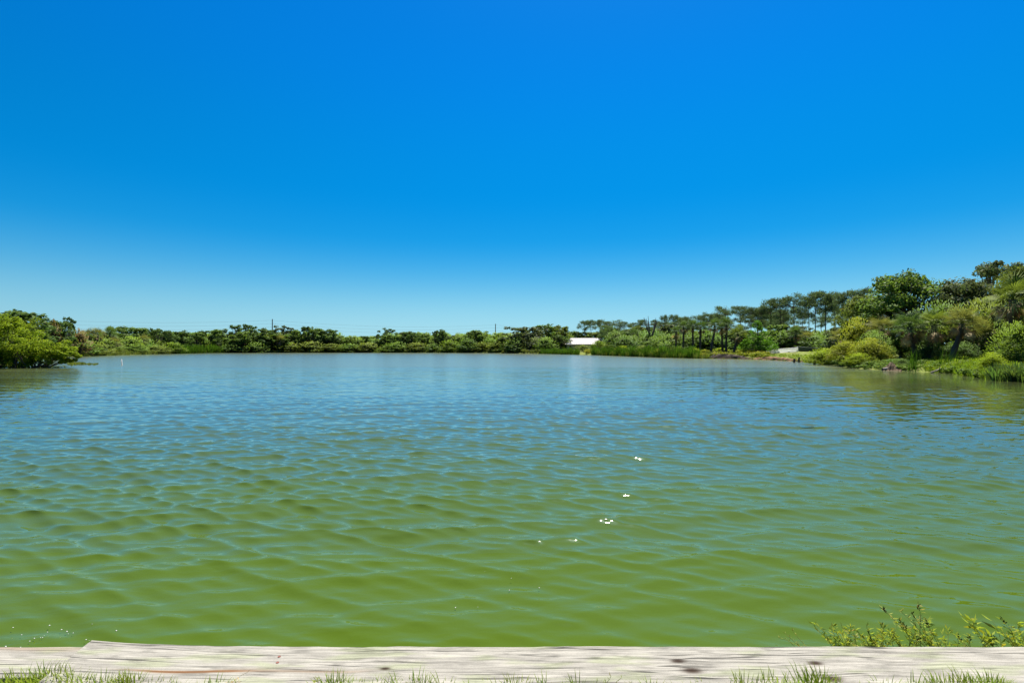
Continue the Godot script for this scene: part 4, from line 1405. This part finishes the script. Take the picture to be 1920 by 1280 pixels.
func loose_things() -> void:
	var r := rand_for(99)
	var d := EYE * FOCAL / (684.0 - HORIZON)
	var b := Buf.new()
	b.tube(PackedVector3Array([Vector3(0, -0.6, 0), Vector3(-0.16, 0.58, 0)]), PackedFloat32Array([0.055, 0.055]), 8, Color.WHITE)
	b.tube(PackedVector3Array([Vector3(-0.16, 0.58, 0), Vector3(-0.161, 0.585, 0)]), PackedFloat32Array([0.04, 0.001]), 8, Color.WHITE)
	var pvc := plain(lin(0.85, 0.85, 0.85), 0.5)
	pvc.backlight_enabled = true
	pvc.backlight = Color(0.8, 0.8, 0.8)
	var o := part("marker_stake", b.mesh(), pvc, self)
	o.position = Vector3(across(230, d), 0, -d)
	tag(o, "thin white stake leaning in the open water at the left", "stake")
	var stakes := [[1489.0, 679.5, 0.45, "dark leaning stump in the shallows below the sandy landing, left of the pair"], [1498.0, 679.0, 0.6, "dark stump in the shallows below the sandy landing, right of the pair"], [1527.0, 683.5, 0.45, "thick dark stump at the waterline left of the yellow-green bushes"]]
	for s in stakes:
		var dd: float = EYE * FOCAL / (s[1] - HORIZON)
		var sb := Buf.new()
		sb.tube(PackedVector3Array([Vector3(0, -0.4, 0), Vector3(0.03, s[2] * 0.6, 0), Vector3(0.08, s[2], 0.02), Vector3(0.085, s[2] + 0.01, 0.02)]), PackedFloat32Array([0.15, 0.12, 0.09, 0.01]), 7, Color.WHITE)
		var so := part("stump", sb.mesh(), M["bark_pine"], self)
		so.position = Vector3(across(s[0], dd), 0, -dd)
		tag(so, s[3], "stump", "stumps in the shallows")
	var logs := [[1372.0, 79.0, 1.5, 0.35, 0.09, "pale driftwood log on the eroded bank below the leaning palm"], [1334.0, 80.0, 1.2, 0.6, 0.07, "pale leaning log at the left end of the eroded bank"], [1677.0, 39.9, 1.8, 0.2, 0.11, "pale fallen palm log on the bare dirt bank"], [1755.0, 36.3, 0.7, 0.3, 0.05, "small pale piece of driftwood at the water's edge below the cattails"]]
	for l in logs:
		var lb := Buf.new()
		lb.tube(PackedVector3Array([Vector3(-l[2] * 0.5, -0.02, 0), Vector3(0, l[3] * 0.4, 0.1), Vector3(l[2] * 0.5, l[3], 0), Vector3(l[2] * 0.51, l[3], 0)]), PackedFloat32Array([l[4] * 1.2, l[4], l[4] * 0.8, 0.01]), 8, Color.WHITE)
		lb.tube(PackedVector3Array([Vector3(0.1, l[3] * 0.4, 0.1), Vector3(0.2, l[3] + 0.25, 0.2)]), PackedFloat32Array([l[4] * 0.4, 0.01]), 5, Color.WHITE)
		var lo := part("driftwood_log", lb.mesh(), M["bark_bare"], self)
		var offl: float = l[1] - shore(l[0])
		lo.position = Vector3(across(l[0], l[1]), maxf(0.05, rise(offl)), -l[1])
		tag(lo, l[5], "log", "driftwood on the banks")
	# eroded dirt banks
	for e in [[1320.0, 1412.0, 0.7, lin(0.065, 0.052, 0.040), "dark eroded dirt bank with roots below the shoreline palms"], [1655.0, 1690.0, 0.5, lin(0.095, 0.072, 0.048), "bare brown dirt bank between the waterline bush and the palms"], [1405.0, 1505.0, 0.4, lin(0.17, 0.105, 0.06), "low orange-brown cut bank of the sandy landing"]]:
		var eb := Buf.new()
		var n := 26
		var prev := []
		for k in n + 1:
			var x := lerpf(e[0], e[1], k / float(n))
			var dd := shore(x)
			var hh: float = e[2] * sin(PI * clampf(k / float(n), 0.02, 0.98)) * r.randf_range(0.75, 1.1) + 0.1
			var row := []
			for q in [[-0.45, -0.15], [-0.1, 0.12], [0.1, 0.6], [0.35, 0.95], [0.9, 1.0], [2.2, 0.55], [3.5, -0.1]]:
				row.append(Vector3(across(x, dd + q[0] + r.randf_range(-0.1, 0.1)), q[1] * hh + r.randf_range(-0.05, 0.05), -dd - q[0] - r.randf_range(-0.1, 0.1)))
			if k > 0:
				for q in row.size() - 1:
					var w := r.randf_range(0.75, 1.25)
					eb.quad(prev[q], prev[q + 1], row[q + 1], row[q], Color(w, w, w))
			prev = row
		var dm := plain(e[3], 0.95, 0.2)
		dm.vertex_color_use_as_albedo = true
		var bo := part("dirt_bank", eb.mesh(), dm, self)
		bo.set_meta("kind", "structure")
		bo.set_meta("label", e[4])

func wall_plants() -> void:
	var r := rand_for(55)
	var places := []
	# lawn on the land side: thick where it meets the boards
	for k in 5200:
		var x := r.randf_range(-4.2, 4.2)
		var z := -2.17 + pow(r.randf(), 1.6) * 1.9
		if x < -2.05:
			z -= 0.05
		var thick := 0.75 + 0.5 * sin(x * 2.1 + 1.0) * sin(x * 5.3)
		if r.randf() > thick and z < -2.0:
			continue
		var h := r.randf_range(0.5, 1.0) * (0.8 + 0.35 * thick)
		places.append(Transform3D(Basis(Vector3.UP, r.randf() * TAU).scaled(Vector3(1, h, 1)), Vector3(x, CAP - 0.05, z)))
	for c in [[1515, 1.55, 26, 0.10], [1420, 1.1, 16, 0.12], [1560, 1.15, 18, 0.10], [1760, 1.2, 30, 0.22], [1860, 1.2, 26, 0.15], [60, 1.25, 40, 0.14], [170, 1.15, 34, 0.15], [230, 1.2, 24, 0.08], [640, 1.2, 20, 0.10], [780, 1.1, 16, 0.09], [720, 1.0, 12, 0.1], [970, 1.0, 8, 0.04]]:
		for k in c[2]:
			var h: float = c[1] * r.randf_range(0.6, 1.05)
			places.append(Transform3D(Basis(Vector3.UP, r.randf() * TAU).scaled(Vector3(1, h, 1)), Vector3(across(c[0], 2.16) + r.randfn() * c[3] * 0.5, CAP - 0.045, -2.16 - r.randf() * 0.03 - (0.05 if c[0] < 150 else 0.0))))
	stuff("lawn_grass", proto["lawn"], M["grass_lawn"], places, "bright lawn grass poking up along the land side of the cap boards", "grass")
	var g := "weeds growing along the seawall"
	var at := func(x: float, z: float, y: float) -> Vector3: return Vector3(across(x, z), y, -z)
	# over the water, beyond the board
	weed("weed_plant", "pale straggling weed leaning left at the left end of the waterside weeds", at.call(1512, 2.52, CAP - 0.05), 1, 4, 0.13, Vector3(-0.7, 0, -0.2), "weed_pale", 110, 0.016, 0, g)
	weed("weed_plant", "leafy yellow-green weed on the water side of the board, left of the tall dark-tipped stems", at.call(1575, 2.53, CAP - 0.08), 2, 12, 0.17, Vector3(-0.1, 0, -0.2), "weed", 150, 0.030, 0, g)
	weed("weed_plant", "bushy weed with straw-coloured tips in the middle of the waterside weeds", at.call(1640, 2.53, CAP - 0.08), 3, 14, 0.18, Vector3(0.1, 0, -0.1), "weed", 150, 0.032, 2, g)
	weed("weed_plant", "tallest waterside weed with dark seed heads, leaning left over the water", at.call(1745, 2.55, CAP - 0.06), 4, 5, 0.25, Vector3(-0.25, 0, -0.25), "weed_pale", 110, 0.026, 4, g)
	weed("weed_plant", "dense green weed at the foot of the tallest dark-tipped waterside stems", at.call(1752, 2.53, CAP - 0.08), 5, 13, 0.19, Vector3(0.05, 0, -0.1), "weed", 160, 0.032, 3, g)
	weed("weed_plant", "low sparse weed right of the tallest waterside weed", at.call(1815, 2.53, CAP - 0.08), 6, 9, 0.13, Vector3(0.2, 0, -0.2), "weed", 130, 0.026, 2, g)
	weed("weed_plant", "thin bent weed with long arching leaves near the right end of the board", at.call(1868, 2.53, CAP - 0.08), 7, 8, 0.19, Vector3(0.1, 0, -0.3), "weed", 70, 0.055, 1, g)
	weed("weed_plant", "leafy weed cut off by the right edge of the picture", at.call(1915, 2.53, CAP - 0.08), 8, 10, 0.20, Vector3(0.1, 0, -0.1), "weed", 140, 0.032, 1, g)
	weed("weed_plant", "short green weed between the pale straggler and the leafy weed", at.call(1605, 2.53, CAP - 0.09), 15, 10, 0.15, Vector3(0.2, 0, -0.2), "weed_pale", 120, 0.028, 0, g)
	weed("weed_plant", "short green weed between the bushy and the tallest waterside weeds", at.call(1700, 2.53, CAP - 0.09), 16, 11, 0.16, Vector3(-0.1, 0, -0.1), "weed", 150, 0.03, 2, g)
	# on the land side, standing before the board
	weed("weed_plant", "single upright leafy weed sprig in front of the board left of the middle", at.call(622, 2.17, CAP - 0.04), 9, 2, 0.12, Vector3(0, 0, 0.0), "weed", 260, 0.018, 0, g)
	weed("weed_plant", "small leafy sprig just left of the upright weed sprig", at.call(597, 2.17, CAP - 0.04), 10, 2, 0.075, Vector3(0, 0, 0), "weed", 260, 0.016, 0, g)
	weed("weed_plant", "dead straw-brown stems leaning right over the board near the orange stain", at.call(408, 2.17, CAP - 0.03), 11, 7, 0.15, Vector3(0.9, 0, -0.15), "straw", 40, 0.02, 0, g)
	weed("weed_plant", "small green sprig beside the dead brown stems", at.call(486, 2.17, CAP - 0.04), 12, 2, 0.08, Vector3(0.1, 0, 0), "weed_pale", 200, 0.016, 0, g)
	weed("weed_plant", "dry sprig with a dark twig lying towards the right, right of the middle", at.call(1135, 2.17, CAP - 0.04), 13, 4, 0.11, Vector3(0.6, 0, -0.1), "weed", 120, 0.018, 1, g)
	weed("weed_plant", "short tuft-like sprig near the middle of the board's front edge", at.call(968, 2.17, CAP - 0.04), 14, 4, 0.075, Vector3(0, 0, 0), "weed", 160, 0.018, 0, g)
	weed("weed_plant", "thin dry stalk with a dark tip standing over the board's left end", at.call(256, 2.17, CAP - 0.03), 17, 2, 0.11, Vector3(0.45, 0, -0.1), "straw", 20, 0.012, 1, g)
	var bubbles := []
	for k in 26:
		var near := k % 4 != 0
		var bx := r.randf_range(10, 250) if near else r.randf_range(840, 1120)
		var bz := r.randf_range(3.15, 3.45) if near else r.randf_range(3.4, 4.4)
		bubbles.append(Transform3D(Basis.from_scale(Vector3.ONE * r.randf_range(0.25, 0.7)), Vector3(across(bx, bz), 0.012, -bz)))
	var ball := SphereMesh.new()
	ball.radius = 0.007; ball.height = 0.012; ball.radial_segments = 10; ball.rings = 5
	stuff("foam_bubbles", ball, plain(lin(0.5, 0.5, 0.48), 0.3), bubbles, "tiny pale bubbles floating on the green water near the seawall", "bubbles")
